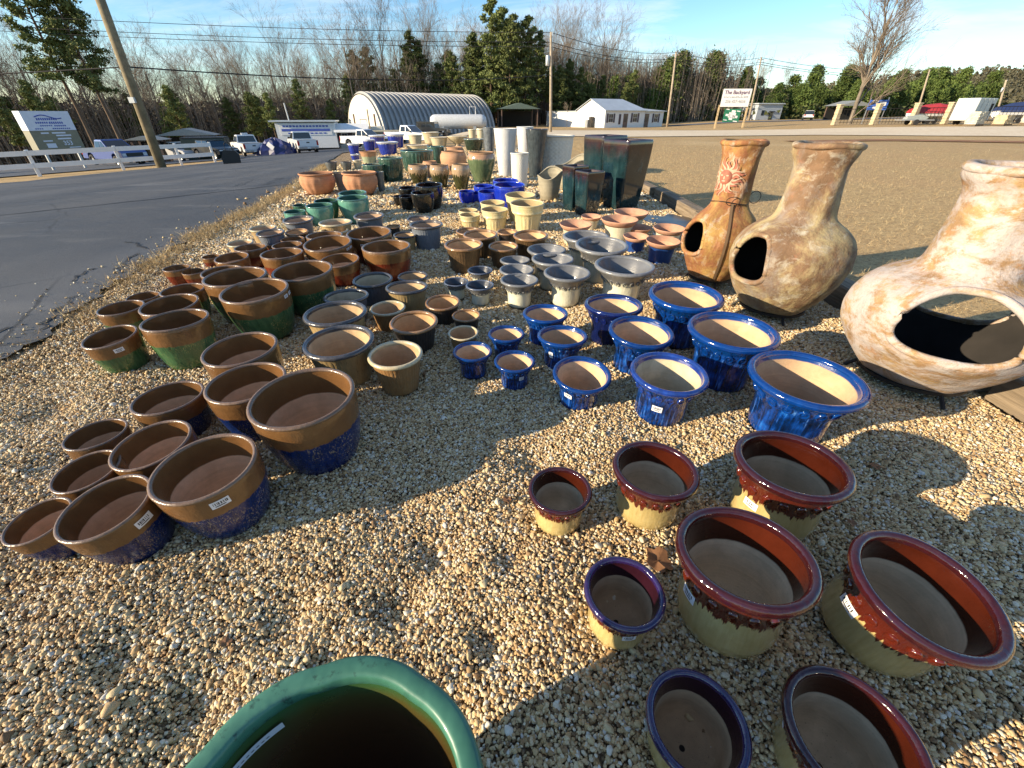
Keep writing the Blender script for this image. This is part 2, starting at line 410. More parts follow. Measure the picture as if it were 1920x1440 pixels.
def m_pebble():
    t = Mt('pebble', 0.7, spec=0.25)
    a = t.N.new('ShaderNodeAttribute'); a.attribute_type = 'INSTANCER'; a.attribute_name = 'rnd'
    c = t.ramp(a.outputs['Fac'], [(0.0, (0.17, 0.10, 0.05)), (0.10, (0.32, 0.20, 0.095)), (0.22, (0.50, 0.335, 0.155)), (0.42, (0.62, 0.465, 0.245)), (0.62, (0.70, 0.57, 0.34)), (0.74, (0.56, 0.35, 0.155)), (0.84, (0.73, 0.63, 0.43)), (0.95, (0.78, 0.73, 0.60)), (1.0, (0.48, 0.45, 0.40))])
    n = t.noise(1.6, 4, 0.6)
    t.color(t.mix(t.mr(n, 0.35, 0.75, 0.0, 0.45), c, t.mix(0.6, c, (0.20, 0.13, 0.08)))); t.bump(t.noise(7, 3), 0.15, 0.1)
    return t.m
def bed_points(n_per, y0, y1, rad, mul):
    w = 9.0
    n = int(n_per * (y1 - y0) * w)
    y = rng.uniform(y0, y1, n); x = rng.uniform(-5.6, RIGHT, n)
    e = edge(y); right = np.where(y < 12, RIGHT, RIGHT - 0.12 * (y - 12))
    ok = (x > e - np.where(rng.random(n) < 0.035, rng.exponential(0.22, n), 0.05)) & (x < right) & (np.abs(x) < 1.6 * y + 2.0)
    thin = np.where(x < e - 0.05, 1, np.clip((x - e) / 0.55, 0.3, 1)); ok &= rng.random(n) < thin
    for (px, py, pr) in POTBASE:
        ok &= (x - px) ** 2 + (y - py) ** 2 > (pr * 0.93) ** 2
    x, y, e = x[ok], y[ok], e[ok]; n = len(x)
    s = rad * np.exp(rng.normal(0, 0.27, n)) * mul; s = np.where(rng.random(n) < 0.02, s * 1.7, s)
    sc = np.stack([s * rng.uniform(0.95, 1.45, n), s * rng.uniform(0.75, 1.05, n), s * rng.uniform(0.5, 0.85, n)], 1)
    z = tz(x, y) + np.where(x < e - 0.06, 0.017, 0) + bed_relief(x, y) * np.clip((x - e) / 0.5, 0, 1) + rng.uniform(-0.005, 0.005, n) + s * 0.25
    rot = np.stack([rng.normal(0, 0.45, n), rng.normal(0, 0.45, n), rng.uniform(0, 6.28, n)], 1)
    return np.stack([x, y, z], 1), rot, sc, rng.random(n)
def gravel():
    parts = [bed_points(23000, -0.2, 2.2, 0.0048, 1.0), bed_points(13500, 2.2, 4.2, 0.0060, 1.0), bed_points(4800, 4.2, 8.0, 0.009, 1.1), bed_points(900, 8.0, 24.0, 0.015, 1.5)]
    P, ro, sc, rd = (np.concatenate([p[i] for p in parts]) for i in range(4))
    scatter('gravel', P, ro, sc, rd, m_pebble(), pebble_nodes, 'loose tan and white river pebbles covering the display bed', 'gravel')
def blade_nodes(N, L):
    gi_ = N.new('GeometryNodeGeometryToInstance')
    for k, (tilt, h) in enumerate(((0.35, 1.0), (0.9, 0.8), (1.25, 1.1))):
        c = N.new('GeometryNodeMeshCone'); c.inputs['Vertices'].default_value = 3; c.inputs['Radius Bottom'].default_value = 0.035; c.inputs['Radius Top'].default_value = 0.004; c.inputs['Depth'].default_value = h
        tr = N.new('GeometryNodeTransform'); L.new(c.outputs[0], tr.inputs[0]); tr.inputs['Rotation'].default_value = (tilt, 0, 0)
        L.new(tr.outputs[0], gi_.inputs[0])
    return gi_.outputs[0]
def m_straw():
    t = Mt('straw', 0.8, spec=0.2)
    a = t.N.new('ShaderNodeAttribute'); a.attribute_type = 'INSTANCER'; a.attribute_name = 'rnd'
    t.color(t.ramp(a.outputs['Fac'], [(0, (0.22, 0.14, 0.065)), (0.4, (0.40, 0.28, 0.135)), (0.75, (0.54, 0.41, 0.22)), (1, (0.64, 0.53, 0.32))]))
    return t.m
STRAW = m_straw()
def grass():
    # turf of the field to the right of the timbers
    n = 120000; y = 1.4 + 30 * rng.random(n) ** 1.7; x = RIGHT + 0.24 + 26 * rng.random(n) ** 1.8
    ok = (np.abs(x) < 1.5 * y + 1) & (rng.random(n) < np.clip(1.25 - np.hypot(x, y) / 26, 0, 1)); x, y = x[ok], y[ok]; n = len(x)
    s = rng.uniform(0.02, 0.05, n) * (1 + 0.05 * y)
    P = np.stack([x, y, tz(x, y) - 0.025 + s * 0.2], 1)
    scatter('grass', P, np.stack([rng.normal(0, .35, n), rng.normal(0, .35, n), rng.uniform(0, 6.28, n)], 1), np.stack([s * .8, s * .8, s], 1), rng.random(n), STRAW, blade_nodes, 'short dry winter grass of the field beyond the timbers', 'grass')
    n = 26000; y = 1.8 + 14 * rng.random(n) ** 1.3; clump = 0.5 + 0.5 * np.sin(7.3 * y) * np.sin(2.9 * y + 1) + 0.2 * rng.random(n)
    x = edge(y) + rng.normal(-0.02, 0.085, n) * (0.6 + clump) + 0.04
    ok = rng.random(n) < np.clip((clump - 0.1) * np.clip((y - 2.2) / 3, 0.05, 1) + 0.05 * (y - 4), 0.02, 1); x, y = x[ok], y[ok]; n = len(x)
    s = rng.uniform(0.035, 0.11, n)
    P = np.stack([x, y, tz(x, y) + s * 0.25], 1)
    scatter('straw_fringe', P, np.stack([rng.normal(0, .5, n), rng.normal(0, .5, n), rng.uniform(0, 6.28, n)], 1), np.stack([s * .7, s * .7, s], 1), rng.random(n), STRAW, blade_nodes, 'straw coloured dead grass along the broken asphalt edge', 'grass')

# ------------------------------------------------------------------ pots: materials
def glaze(name, k, stops, split=None, top=None, drip=0.08, speck=None, rough=0.16, coat=0.6, metal=0.0, streak=None, spk=(0.58, 0.66), blur=0.03, dfreq=9.0):
    """stops: ramp of the lower glaze over a mottling noise; top: colour(s) above the drip line; split in 0..1 of the height"""
    t = Mt(name, rough, metal, coat)
    v = t.vec((1, 1, 1), rnd=True); vs_ = t.vec((dfreq, dfreq, dfreq * 0.09), rnd=True)
    m = t.noise(3.2, 6, 0.62, v); st = t.noise(1.0, 3, 0.6, vs_)
    c = t.ramp(t.math('ADD', t.math('MULTIPLY', m, 0.45), t.math('MULTIPLY', st, 0.55)), stops)
    if streak: c = t.mix(t.mr(st, streak[1], streak[1] + 0.12, 0, streak[2]), c, streak[0])
    if speck: c = t.mix(t.math('MULTIPLY', t.mr(t.noise(26, 5, 0.75, t.vec((1.3, 1.3, 0.6), rnd=True)), spk[0], spk[1], 0, 0.9), t.mr(t.noise(1.6, 2, 0.5, v), 0.46, 0.60)), c, speck)
    if split is not None:
        h = t.math('DIVIDE', t.xyz()[2], k)
        h2 = t.math('ADD', h, t.math('MULTIPLY', t.math('SUBTRACT', st, 0.5), drip * 3.0))
        f = t.mr(h2, split - blur, split + blur, smooth=True)
        tc_ = t.ramp(m, [(0.3, tuple(x * 0.75 for x in top)), (0.7, top)])
        c = t.mix(f, c, tc_)
    rv = t.mr(t.rand(), 0, 1, 0.82, 1.12)
    hs = t.N.new('ShaderNodeHueSaturation'); t.L.new(c, hs.inputs['Color']); t.L.new(rv, hs.inputs['Value'])
    t.color(hs.outputs[0])
    t.bump(t.math('ADD', t.noise(5, 4, 0.6, v), t.math('MULTIPLY', st, 0.3)), 0.12, 0.05)
    return t.m
def clay(name, base, k, split=None, top=None, rough_top=0.25, var=0.25):
    """inside of a pot: fired clay, glazed above the split"""
    t = Mt(name, 0.85, spec=0.25)
    v = t.vec((1, 1, 1), rnd=True); m = t.noise(2.5, 6, 0.65, v); fine = t.noise(40, 3, 0.6, v)
    ring = t.noise(2.0, 2, 0.5, t.vec((0.2, 0.2, 9)))
    c = t.ramp(t.math('ADD', t.math('MULTIPLY', m, 0.7), t.math('MULTIPLY', ring, 0.3)), [(0.3, tuple(x * (1 - var) for x in base)), (0.7, tuple(min(1, x * (1 + var * .5)) for x in base))])
    c = t.mix(t.mr(t.noise(9, 5, 0.7, v), 0.62, 0.75, 0, 0.35), c, tuple(x * 0.55 for x in base))
    rr = t.math('SQRT', t.math('ADD', t.math('MULTIPLY', t.xyz()[0], t.xyz()[0]), t.math('MULTIPLY', t.xyz()[1], t.xyz()[1])))
    fl = t.mr(t.xyz()[2], 0.10 * k, 0.13 * k, 1, 0)
    c = t.mix(t.math('MULTIPLY', t.mr(rr, 0.055, 0.07, 1, 0), fl), c, (0.02, 0.015, 0.012))
    c = t.mix(t.math('MULTIPLY', t.mr(t.noise(34, 3, 0.6, v), 0.64, 0.70, 0, 0.8), fl), c, (0.10, 0.07, 0.04))
    c = t.mix(t.mr(t.noise(1.4, 4, 0.6, v), 0.55, 0.7, 0, 0.35), c, tuple(min(1, x * 1.35 + 0.04) for x in base))
    if split is not None:
        h = t.math('ADD', t.math('DIVIDE', t.xyz()[2], k), t.math('MULTIPLY', t.math('SUBTRACT', t.noise(3, 3, 0.5, v), 0.5), 0.03))
        f = t.mr(h, split - 0.012, split + 0.012, smooth=True)
        c = t.mix(f, c, t.ramp(m, [(0.3, tuple(x * 0.7 for x in top)), (0.7, top)]))
        t.inp('Roughness', t.mr(f, 0, 1, 0.88, rough_top)); t.inp('Coat Weight', t.mr(f, 0, 1, 0, 0.5))
    rv = t.mr(t.rand(), 0, 1, 0.85, 1.12)
    hs = t.N.new('ShaderNodeHueSaturation'); t.L.new(c, hs.inputs['Color']); t.L.new(rv, hs.inputs['Value'])
    t.color(hs.outputs[0]); t.bump(t.math('ADD', fine, ring), 0.15, 0.02)
    return t.m
COP = (0.185, 0.092, 0.034)
TERRA = (0.46, 0.23, 0.125)
def oval(rc, zc, a, b, n=14): return [(rc + a * math.cos(2 * math.pi * i / n), zc + b * math.sin(2 * math.pi * i / n)) for i in range(n)]
TYPES = {}
def ptype(key, k, outer, rim, inner, mb, mr_, mi, ribs=None, med=None, n=56, name='planter'):
    TYPES[key] = dict(k=k, outer=outer, rim=rim, inner=inner, mb=mb, mr=mr_, mi=mi, ribs=ribs, med=med, n=n, name=name)
O_BELL = [(0.0, 0.004), (0.58, 0.0), (0.68, 0.012), (0.73, 0.05), (0.81, 0.18), (0.885, 0.36), (0.94, 0.54), (0.975, 0.72), (0.987, 0.87), (0.985, 0.955), (0.962, 0.985)]
I_BELL = [(0.925, 0.985), (0.91, 0.93), (0.90, 0.8), (0.85, 0.58), (0.76, 0.36), (0.66, 0.18), (0.56, 0.075), (0.3, 0.06), (0.0, 0.06)]
k = 1.5
COPM = glaze('copper_lip', k, [(0.3, (0.13, 0.08, 0.05)), (0.7, (0.21, 0.135, 0.088))], rough=0.26, coat=0.3)
for key, bot, spk in (('cb', [(0.3, (0.001, 0.008, 0.05)), (0.7, (0.003, 0.022, 0.14))], (0.34, 0.27, 0.16)), ('cg', [(0.3, (0.016, 0.055, 0.022)), (0.7, (0.07, 0.165, 0.068))], (0.34, 0.30, 0.10)), ('cr', [(0.3, (0.06, 0.010, 0.005)), (0.7, (0.19, 0.032, 0.011))], None)):
    ptype(key, k, O_BELL, oval(0.95, k * 0.972, 0.05, 0.042), I_BELL,
          glaze('copper_band_' + key, k, bot, 0.63, COP, 0.03, spk, 0.22, 0.25, spk=(0.54, 0.62), blur=0.012), COPM,
          clay('copper_inside_' + key, (0.74, 0.47, 0.27), k, 0.63, (0.165, 0.078, 0.026), 0.35))
k = 1.42
O_U = [(0.0, 0.004), (0.52, 0.0), (0.62, 0.012), (0.665, 0.06), (0.675, 0.2), (0.675, 0.36), (0.695, 0.52), (0.745, 0.67), (0.82, 0.79), (0.885, 0.88), (0.90, 0.93)]
I_U = [(0.86, 0.95), (0.82, 0.88), (0.75, 0.75), (0.68, 0.58), (0.63, 0.35), (0.60, 0.12), (0.55, 0.07), (0.3, 0.06), (0.0, 0.06)]
BL = [(0.34, (0.001, 0.003, 0.012)), (0.46, (0.001, 0.014, 0.075)), (0.56, (0.003, 0.045, 0.25)), (0.68, (0.012, 0.135, 0.50))]
ptype('U', k, O_U, oval(0.925, k * 0.94, 0.075, 0.085), I_U, glaze('cobalt_drip_glaze', k, BL, 0.80, (0.001, 0.032, 0.15), 0.16, None, 0.08, 0.6, streak=((0.14, 0.30, 0.62), 0.60, 0.7), dfreq=13),
      glaze('cobalt_rim_glaze', k, [(0.3, (0.001, 0.018, 0.11)), (0.7, (0.002, 0.043, 0.22))], rough=0.08, coat=0.5), clay('sand_inside', (0.58, 0.38, 0.22), k, 0.885, (0.002, 0.04, 0.2)), med=(0.745, 0.70, 0.085), n=64)
TYPES['Un'] = dict(TYPES['U'], mb=glaze('navy_drip_glaze', k, [(0.25, (0.002, 0.003, 0.012)), (0.6, (0.004, 0.009, 0.06)), (0.8, (0.008, 0.03, 0.22))], rough=0.08, coat=0.9, dfreq=13), mr=glaze('navy_rim_glaze', k, [(0.3, (0.003, 0.006, 0.05)), (0.7, (0.006, 0.016, 0.13))], rough=0.08, coat=0.9))
TYPES['Uc'] = dict(TYPES['U'], mi=clay('cream_inside', (0.56, 0.46, 0.30), k, 0.885, (0.006, 0.03, 0.22)), mr=glaze('blue_green_rim_glaze', k, [(0.3, (0.004, 0.015, 0.09)), (0.7, (0.012, 0.05, 0.30))], rough=0.08, coat=0.9))
k = 1.55
O_V = [(0.0, 0.004), (0.55, 0.0), (0.66, 0.015), (0.735, 0.08), (0.775, 0.2), (0.775, 0.34), (0.755, 0.48), (0.76, 0.58), (0.80, 0.70), (0.86, 0.81), (0.89, 0.88)]
I_V = [(0.85, 0.93), (0.82, 0.86), (0.785, 0.74), (0.745, 0.62), (0.72, 0.48), (0.72, 0.3), (0.66, 0.12), (0.56, 0.07), (0.3, 0.06), (0.0, 0.06)]
ptype('V', k, O_V, oval(0.915, k * 0.935, 0.085, 0.095), I_V, glaze('cream_drip_glaze', k, [(0.3, (0.40, 0.30, 0.11)), (0.7, (0.57, 0.45, 0.20))], 0.54, (0.10, 0.014, 0.006), 0.13, (0.30, 0.22, 0.10), 0.08, 0.9, dfreq=15, spk=(0.7, 0.8), blur=0.012),
      glaze('burgundy_rim_glaze', k, [(0.3, (0.022, 0.004, 0.006)), (0.55, (0.036, 0.006, 0.007)), (0.75, (0.018, 0.006, 0.022))], rough=0.07, coat=0.6), clay('burgundy_inside', (0.70, 0.51, 0.31), k, 0.655, (0.055, 0.010, 0.004), 0.07), med=(0.79, 0.665, 0.085), n=64)
TYPES['Vn'] = dict(TYPES['V'], mr=glaze('plum_rim_glaze', k, [(0.3, (0.012, 0.006, 0.03)), (0.7, (0.03, 0.014, 0.09))], rough=0.07, coat=0.9), mi=clay('plum_inside', (0.52, 0.34, 0.19), k, 0.655, (0.025, 0.006, 0.012), 0.07))
k = 1.45
O_G = [(0.0, 0.004), (0.45, 0.0), (0.54, 0.015), (0.59, 0.08), (0.61, 0.25), (0.62, 0.42), (0.645, 0.56), (0.70, 0.67), (0.80, 0.79), (0.90, 0.88), (0.93, 0.92)]
I_G = [(0.87, 0.955), (0.80, 0.87), (0.70, 0.74), (0.62, 0.6), (0.57, 0.4), (0.54, 0.15), (0.48, 0.08), (0.0, 0.07)]
ptype('G', k, O_G, oval(0.925, k * 0.945, 0.075, 0.055 * 1.3), I_G, glaze('cream_under_pewter', k, [(0.3, (0.48, 0.46, 0.34)), (0.7, (0.66, 0.66, 0.52))], 0.62, (0.125, 0.125, 0.125), 0.10, None, 0.2, 0.5, dfreq=15, blur=0.05),
      glaze('pewter_rim', k, [(0.3, (0.125, 0.128, 0.135)), (0.7, (0.19, 0.195, 0.205))], rough=0.30, coat=0.25), clay('pewter_inside', (0.30, 0.23, 0.17), k, 0.50, (0.155, 0.16, 0.17), 0.3), med=(0.66, 0.63, 0.07), n=56)
TYPES['Gn'] = dict(TYPES['G'], mr=glaze('slate_blue_rim', k, [(0.3, (0.06, 0.075, 0.11)), (0.7, (0.10, 0.12, 0.17))], rough=0.25, coat=0.4), mi=clay('slate_blue_inside', (0.05, 0.05, 0.055), k, 0.3, (0.03, 0.035, 0.05), 0.3))
k = 1.35
O_D = [(0.0, 0.004), (0.6, 0.0), (0.665, 0.012), (0.685, 0.05), (0.73, 0.22), (0.785, 0.44), (0.84, 0.66), (0.885, 0.84), (0.90, 0.90)]
I_D = [(0.86, 0.95), (0.83, 0.86), (0.78, 0.66), (0.72, 0.42), (0.66, 0.16), (0.58, 0.08), (0.0, 0.07)]
RIBS = (40, 0.034, 0.05, 0.88)
def dtype(key, body, rimc, inner, ribs=RIBS, kk=1.35, split=None, top=None, strk=None):
    ptype(key, kk, O_D, oval(0.925, kk * 0.945, 0.075, 0.075), I_D, glaze('ribbed_' + key, kk, body, split, top, 0.06, None, 0.32, 0.3, streak=strk, dfreq=18), glaze('lip_' + key, kk, rimc, rough=0.24, coat=0.4), clay('inside_' + key, inner, kk, 0.9, rimc[0][1]), ribs)
DK = [(0.3, (0.045, 0.044, 0.048)), (0.7, (0.095, 0.092, 0.098))]
CRM = [(0.3, (0.40, 0.33, 0.20)), (0.7, (0.56, 0.48, 0.31))]
TANB = [(0.3, (0.24, 0.16, 0.07)), (0.7, (0.42, 0.31, 0.15))]
BRNR = [(0.3, (0.20, 0.105, 0.045)), (0.7, (0.34, 0.20, 0.10))]
dtype('D', TANB, DK, (0.50, 0.34, 0.19), strk=((0.09, 0.05, 0.02), 0.56, 0.6))
dtype('Dc', [(0.3, (0.20, 0.095, 0.03)), (0.7, (0.36, 0.22, 0.10))], CRM, (0.45, 0.28, 0.15), strk=((0.10, 0.05, 0.02), 0.56, 0.5))
dtype('Dg', [(0.3, (0.06, 0.07, 0.095)), (0.7, (0.13, 0.145, 0.18))], DK, (0.48, 0.37, 0.24))
dtype('Dn', [(0.3, (0.012, 0.012, 0.016)), (0.7, (0.035, 0.03, 0.03))], BRNR, (0.58, 0.36, 0.18), strk=((0.11, 0.07, 0.03), 0.58, 0.6))
dtype('M', [(0.3, (0.035, 0.022, 0.012)), (0.7, (0.14, 0.085, 0.04))], BRNR, (0.56, 0.36, 0.19), kk=1.45, strk=((0.20, 0.14, 0.07), 0.58, 0.5))
dtype('C', [(0.3, (0.34, 0.22, 0.10)), (0.7, (0.50, 0.37, 0.2))], CRM, (0.45, 0.30, 0.18), kk=1.4)
dtype('Cg', [(0.3, (0.11, 0.13, 0.16)), (0.7, (0.20, 0.22, 0.255))], [(0.3, (0.07, 0.06, 0.06)), (0.7, (0.14, 0.12, 0.11))], (0.46, 0.31, 0.2), kk=1.45)
def egg(key, kk, stops, rimc, inner, coat=0.8, split=None, top=None, rough=0.1, speck=None):
    ptype(key, kk, [(0.0, 0.004), (0.5, 0.0), (0.58, 0.012), (0.66, 0.05), (0.79, 0.2), (0.90, 0.4), (0.97, 0.6), (0.995, 0.78), (0.985, 0.9), (0.965, 0.97)], oval(0.94, kk * 0.975, 0.055, 0.035 * kk), [(0.90, 0.97), (0.91, 0.85), (0.90, 0.65), (0.83, 0.4), (0.7, 0.15), (0.55, 0.07), (0.0, 0.06)],
          glaze('egg_' + key, kk, stops, split, top, 0.08, speck, rough, coat), glaze('egg_lip_' + key, kk, rimc, rough=rough, coat=coat), clay('egg_inside_' + key, inner, kk, 0.8, rimc[0][1]), n=44)
TQ = [(0.3, (0.075, 0.22, 0.165)), (0.7, (0.14, 0.34, 0.26))]
egg('T', 1.55, TQ, [(0.3, (0.05, 0.13, 0.10)), (0.7, (0.09, 0.21, 0.16))], (0.10, 0.14, 0.11))
egg('Td', 1.55, [(0.3, (0.01, 0.05, 0.025)), (0.7, (0.03, 0.11, 0.06))], [(0.3, (0.02, 0.06, 0.04)), (0.7, (0.04, 0.1, 0.07))], (0.05, 0.07, 0.05))
egg('K', 1.75, [(0.3, (0.003, 0.003, 0.004)), (0.55, (0.008, 0.007, 0.006)), (0.8, (0.05, 0.035, 0.02))], [(0.3, (0.004, 0.004, 0.006)), (0.7, (0.012, 0.012, 0.016))], (0.16, 0.06, 0.035))
egg('B', 1.5, [(0.3, (0.006, 0.02, 0.30)), (0.7, (0.012, 0.04, 0.50))], [(0.3, (0.006, 0.022, 0.3)), (0.7, (0.012, 0.04, 0.46))], (0.24, 0.14, 0.10))
k = 1.6
YL = [(0.3, (0.50, 0.40, 0.19)), (0.7, (0.66, 0.56, 0.32))]
ptype('Y', k, [(0.0, 0.004), (0.6, 0.0), (0.66, 0.012), (0.69, 0.05), (0.75, 0.25), (0.81, 0.45), (0.855, 0.62), (0.87, 0.665), (0.915, 0.68), (0.935, 0.71), (0.915, 0.745), (0.905, 0.76), (0.94, 0.86), (0.965, 0.95), (0.96, 0.98)], oval(0.945, k * 0.972, 0.055, 0.045), [(0.90, 0.97), (0.87, 0.8), (0.78, 0.45), (0.65, 0.12), (0.5, 0.07), (0, 0.06)],
      glaze('butter_yellow', k, YL, speck=(0.30, 0.20, 0.09), rough=0.4, coat=0.15, spk=(0.66, 0.76)), glaze('butter_lip', k, YL, rough=0.4, coat=0.15), clay('butter_inside', (0.46, 0.34, 0.18), k), (22, 0.035, 0.06, 0.6))
def flare(key, kk, body, lipc):
    ptype(key, kk, [(0.0, 0.004), (0.54, 0.0), (0.6, 0.012), (0.63, 0.06), (0.67, 0.3), (0.72, 0.55), (0.77, 0.72), (0.79, 0.77)], [(0.785, kk * 0.76), (0.90, kk * 0.85), (0.985, kk * 0.945), (1.0, kk * 0.975), (0.985, kk), (0.95, kk * 0.99), (0.86, kk * 0.9), (0.755, kk * 0.80), (0.75, kk * 0.77)], [(0.755, 0.80), (0.72, 0.7), (0.66, 0.45), (0.6, 0.14), (0.5, 0.08), (0, 0.07)],
          glaze('flare_' + key, kk, body, rough=0.3, coat=0.4), clay('flare_lip_' + key, lipc, kk), clay('flare_inside_' + key, lipc, kk), n=44)
flare('Pc', 1.3, [(0.3, (0.50, 0.46, 0.33)), (0.7, (0.64, 0.60, 0.45))], (0.50, 0.27, 0.175))
flare('Pb', 1.35, [(0.3, (0.006, 0.03, 0.15)), (0.7, (0.02, 0.08, 0.28))], (0.50, 0.27, 0.175))
def simple(key, kk, outer, rimr, body, rimc, inner, ribs=None, rough=0.3, coat=0.3, split=None, top=None, drip=0.08, name='planter', matte=False, rz=0.97, speck=None, ra=0.05, streak=None):
    ro = outer[-1][0]
    mb = clay('body_' + key, body, kk) if matte else glaze('body_' + key, kk, body, split, top, drip, speck, rough, coat, streak=streak)
    mr2 = clay('lip_' + key, rimc, kk) if not isinstance(rimc, list) else glaze('lip2_' + key, kk, rimc, rough=rough, coat=coat)
    orr = lambda h: float(np.interp(h, [p[1] for p in outer[1:]], [p[0] for p in outer[1:]]))
    ptype(key, kk, outer, oval(rimr - ra, kk * rz, ra, ra * 0.9), [(rimr - 2 * ra, rz)] + [(orr(h) * 0.9, h) for h in (0.92, 0.85, 0.7, 0.55, 0.4, 0.25, 0.1)] + [(orr(0.08) * 0.8, 0.08), (0, 0.07)], mb, mr2, clay('inside_' + key, inner, kk), ribs, n=40, name=name)
simple('pump', 1.2, [(0, 0.004), (0.42, 0), (0.5, 0.02), (0.7, 0.14), (0.89, 0.34), (0.99, 0.56), (1.0, 0.70), (0.96, 0.82), (0.90, 0.89), (0.9, 0.93)], 0.99, TERRA, TERRA, (0.28, 0.14, 0.08), (14, 0.05, 0.08, 0.86), matte=True)
simple('weath', 1.8, [(0, .004), (.6, 0), (.66, .02), (.8, .5), (.92, .9), (.93, .95)], 1.0, (0.35, 0.31, 0.26), (0.40, 0.30, 0.2), (0.2, 0.15, 0.1), matte=True)
simple('greyg', 2.2, [(0, .004), (.6, 0), (.7, .02), (.85, .5), (.95, .9), (.95, .95)], 1.0, [(0.3, (0.06, 0.075, 0.075)), (0.7, (0.17, 0.20, 0.20))], [(0.3, (0.07, 0.09, 0.09)), (0.7, (0.17, 0.2, 0.2))], (0.1, 0.09, 0.08))
simple('bowl', 1.4, [(0, .004), (.42, 0), (.5, .02), (.75, .3), (.92, .65), (.96, .9), (.95, .95)], 1.0, [(0.3, (0.05, 0.055, 0.055)), (0.7, (0.15, 0.155, 0.15))], [(0.3, (0.05, 0.05, 0.06)), (0.7, (0.10, 0.1, 0.11))], (0.1, 0.07, 0.05))
simple('cream', 1.3, [(0, .004), (.6, 0), (.68, .02), (.78, .4), (.88, .8), (.90, .92)], 1.0, [(0.3, (0.42, 0.35, 0.22)), (0.7, (0.60, 0.52, 0.36))], [(0.3, (0.48, 0.42, 0.3)), (0.7, (0.64, 0.58, 0.44))], (0.3, 0.2, 0.12), ra=0.065)
simple('pedes', 1.1, [(0, .004), (.5, 0), (.52, .08), (.3, .2), (.28, .34), (.5, .48), (.78, .68), (.94, .88), (.95, .94)], 1.0, [(0.3, (0.42, 0.35, 0.22)), (0.7, (0.60, 0.52, 0.36))], [(0.3, (0.5, 0.42, 0.28)), (0.7, (0.62, 0.54, 0.38))], (0.3, 0.2, 0.12), name='urn')
simple('terrag', 1.3, [(0, .004), (.62, 0), (.68, .02), (.8, .4), (.92, .85), (.93, .93)], 1.0, [(0.3, (0.22, 0.26, 0.16)), (0.7, (0.36, 0.40, 0.28))], (0.42, 0.22, 0.12), (0.3, 0.16, 0.1), split=0.6, top=(0.40, 0.22, 0.12), drip=0.12)
DGR = [(0.3, (0.010, 0.035, 0.025)), (0.55, (0.03, 0.08, 0.06)), (0.8, (0.08, 0.16, 0.125))]
simple('dgr', 1.2, [(0, .004), (.66, 0), (.74, .02), (.86, .2), (.95, .5), (.97, .8), (.95, .94)], 1.0, DGR, [(0.3, (0.03, 0.08, 0.06)), (0.7, (0.10, 0.19, 0.15))], (0.08, 0.08, 0.06), (26, 0.02, 0.05, 0.9), rough=0.15, coat=0.7, streak=((0.16, 0.26, 0.21), 0.56, 0.6))
simple('bw', 1.25, [(0, .004), (.6, 0), (.68, .02), (.78, .3), (.86, .65), (.89, .86), (.89, .9)], 1.0, [(0.3, (0.008, 0.018, 0.16)), (0.7, (0.02, 0.05, 0.38))], [(0.3, (0.5, 0.5, 0.52)), (0.7, (0.7, 0.7, 0.72))], (0.3, 0.3, 0.32), (24, 0.012, 0.08, 0.8), split=0.84, top=(0.5, 0.54, 0.62), drip=0.1, rough=0.12, coat=0.7, ra=0.08, rz=0.935)
simple('dgl', 1.1, [(0, .004), (.62, 0), (.7, .02), (.85, .4), (.95, .85), (.95, .94)], 1.0, [(0.3, (0.006, 0.012, 0.008)), (0.7, (0.03, 0.05, 0.03))], [(0.3, (0.12, 0.15, 0.13)), (0.7, (0.25, 0.28, 0.26))], (0.05, 0.05, 0.04), rough=0.1, coat=0.8)
simple('terra', 1.5, [(0, .004), (.5, 0), (.58, .02), (.78, .22), (.95, .5), (1.0, .7), (.97, .84), (.88, .93), (.8, .96)], 0.86, (0.46, 0.26, 0.15), (0.46, 0.26, 0.15), (0.1, 0.06, 0.04), matte=True, name='jar')
JAR_O = [(0, .004), (.48, 0), (.56, .02), (.70, .2), (.88, .45), (.99, .68), (1.0, .8), (.94, .91), (.86, .96)]
simple('jar', 1.9, JAR_O, 0.90, [(0.3, (0.012, 0.014, 0.006)), (0.7, (0.06, 0.06, 0.02))], (0.42, 0.28, 0.17), (0.1, 0.07, 0.05), split=0.60, top=(0.40, 0.28, 0.17), drip=0.22, rough=0.12, coat=0.6, name='jar')
simple('jarg', 2.0, JAR_O, 0.92, [(0.3, (0.05, 0.075, 0.035)), (0.7, (0.13, 0.17, 0.09))], (0.42, 0.25, 0.14), (0.1, 0.07, 0.05), split=0.78, top=(0.42, 0.24, 0.13), drip=0.06, rough=0.15, coat=0.6, name='jar')
VASE_O = [(0, .002), (.5, 0), (.56, .008), (.60, .06), (.70, .3), (.80, .55), (.90, .8), (.97, .96), (.97, .985)]
WHT = [(0.3, (0.60, 0.60, 0.60)), (0.7, (0.75, 0.75, 0.74))]
simple('vasew', 3.6, VASE_O, 1.0, WHT, WHT, (0.25, 0.25, 0.25), rough=0.45, coat=0.1, name='vase', rz=0.985, ra=0.035)
GST = [(0.3, (0.035, 0.04, 0.05)), (0.5, (0.11, 0.125, 0.14)), (0.7, (0.28, 0.30, 0.31))]
simple('vaseg', 3.8, VASE_O, 1.0, GST, GST, (0.1, 0.1, 0.1), rough=0.25, coat=0.4, name='vase', rz=0.985, ra=0.035, streak=((0.03, 0.035, 0.045), 0.55, 0.7))
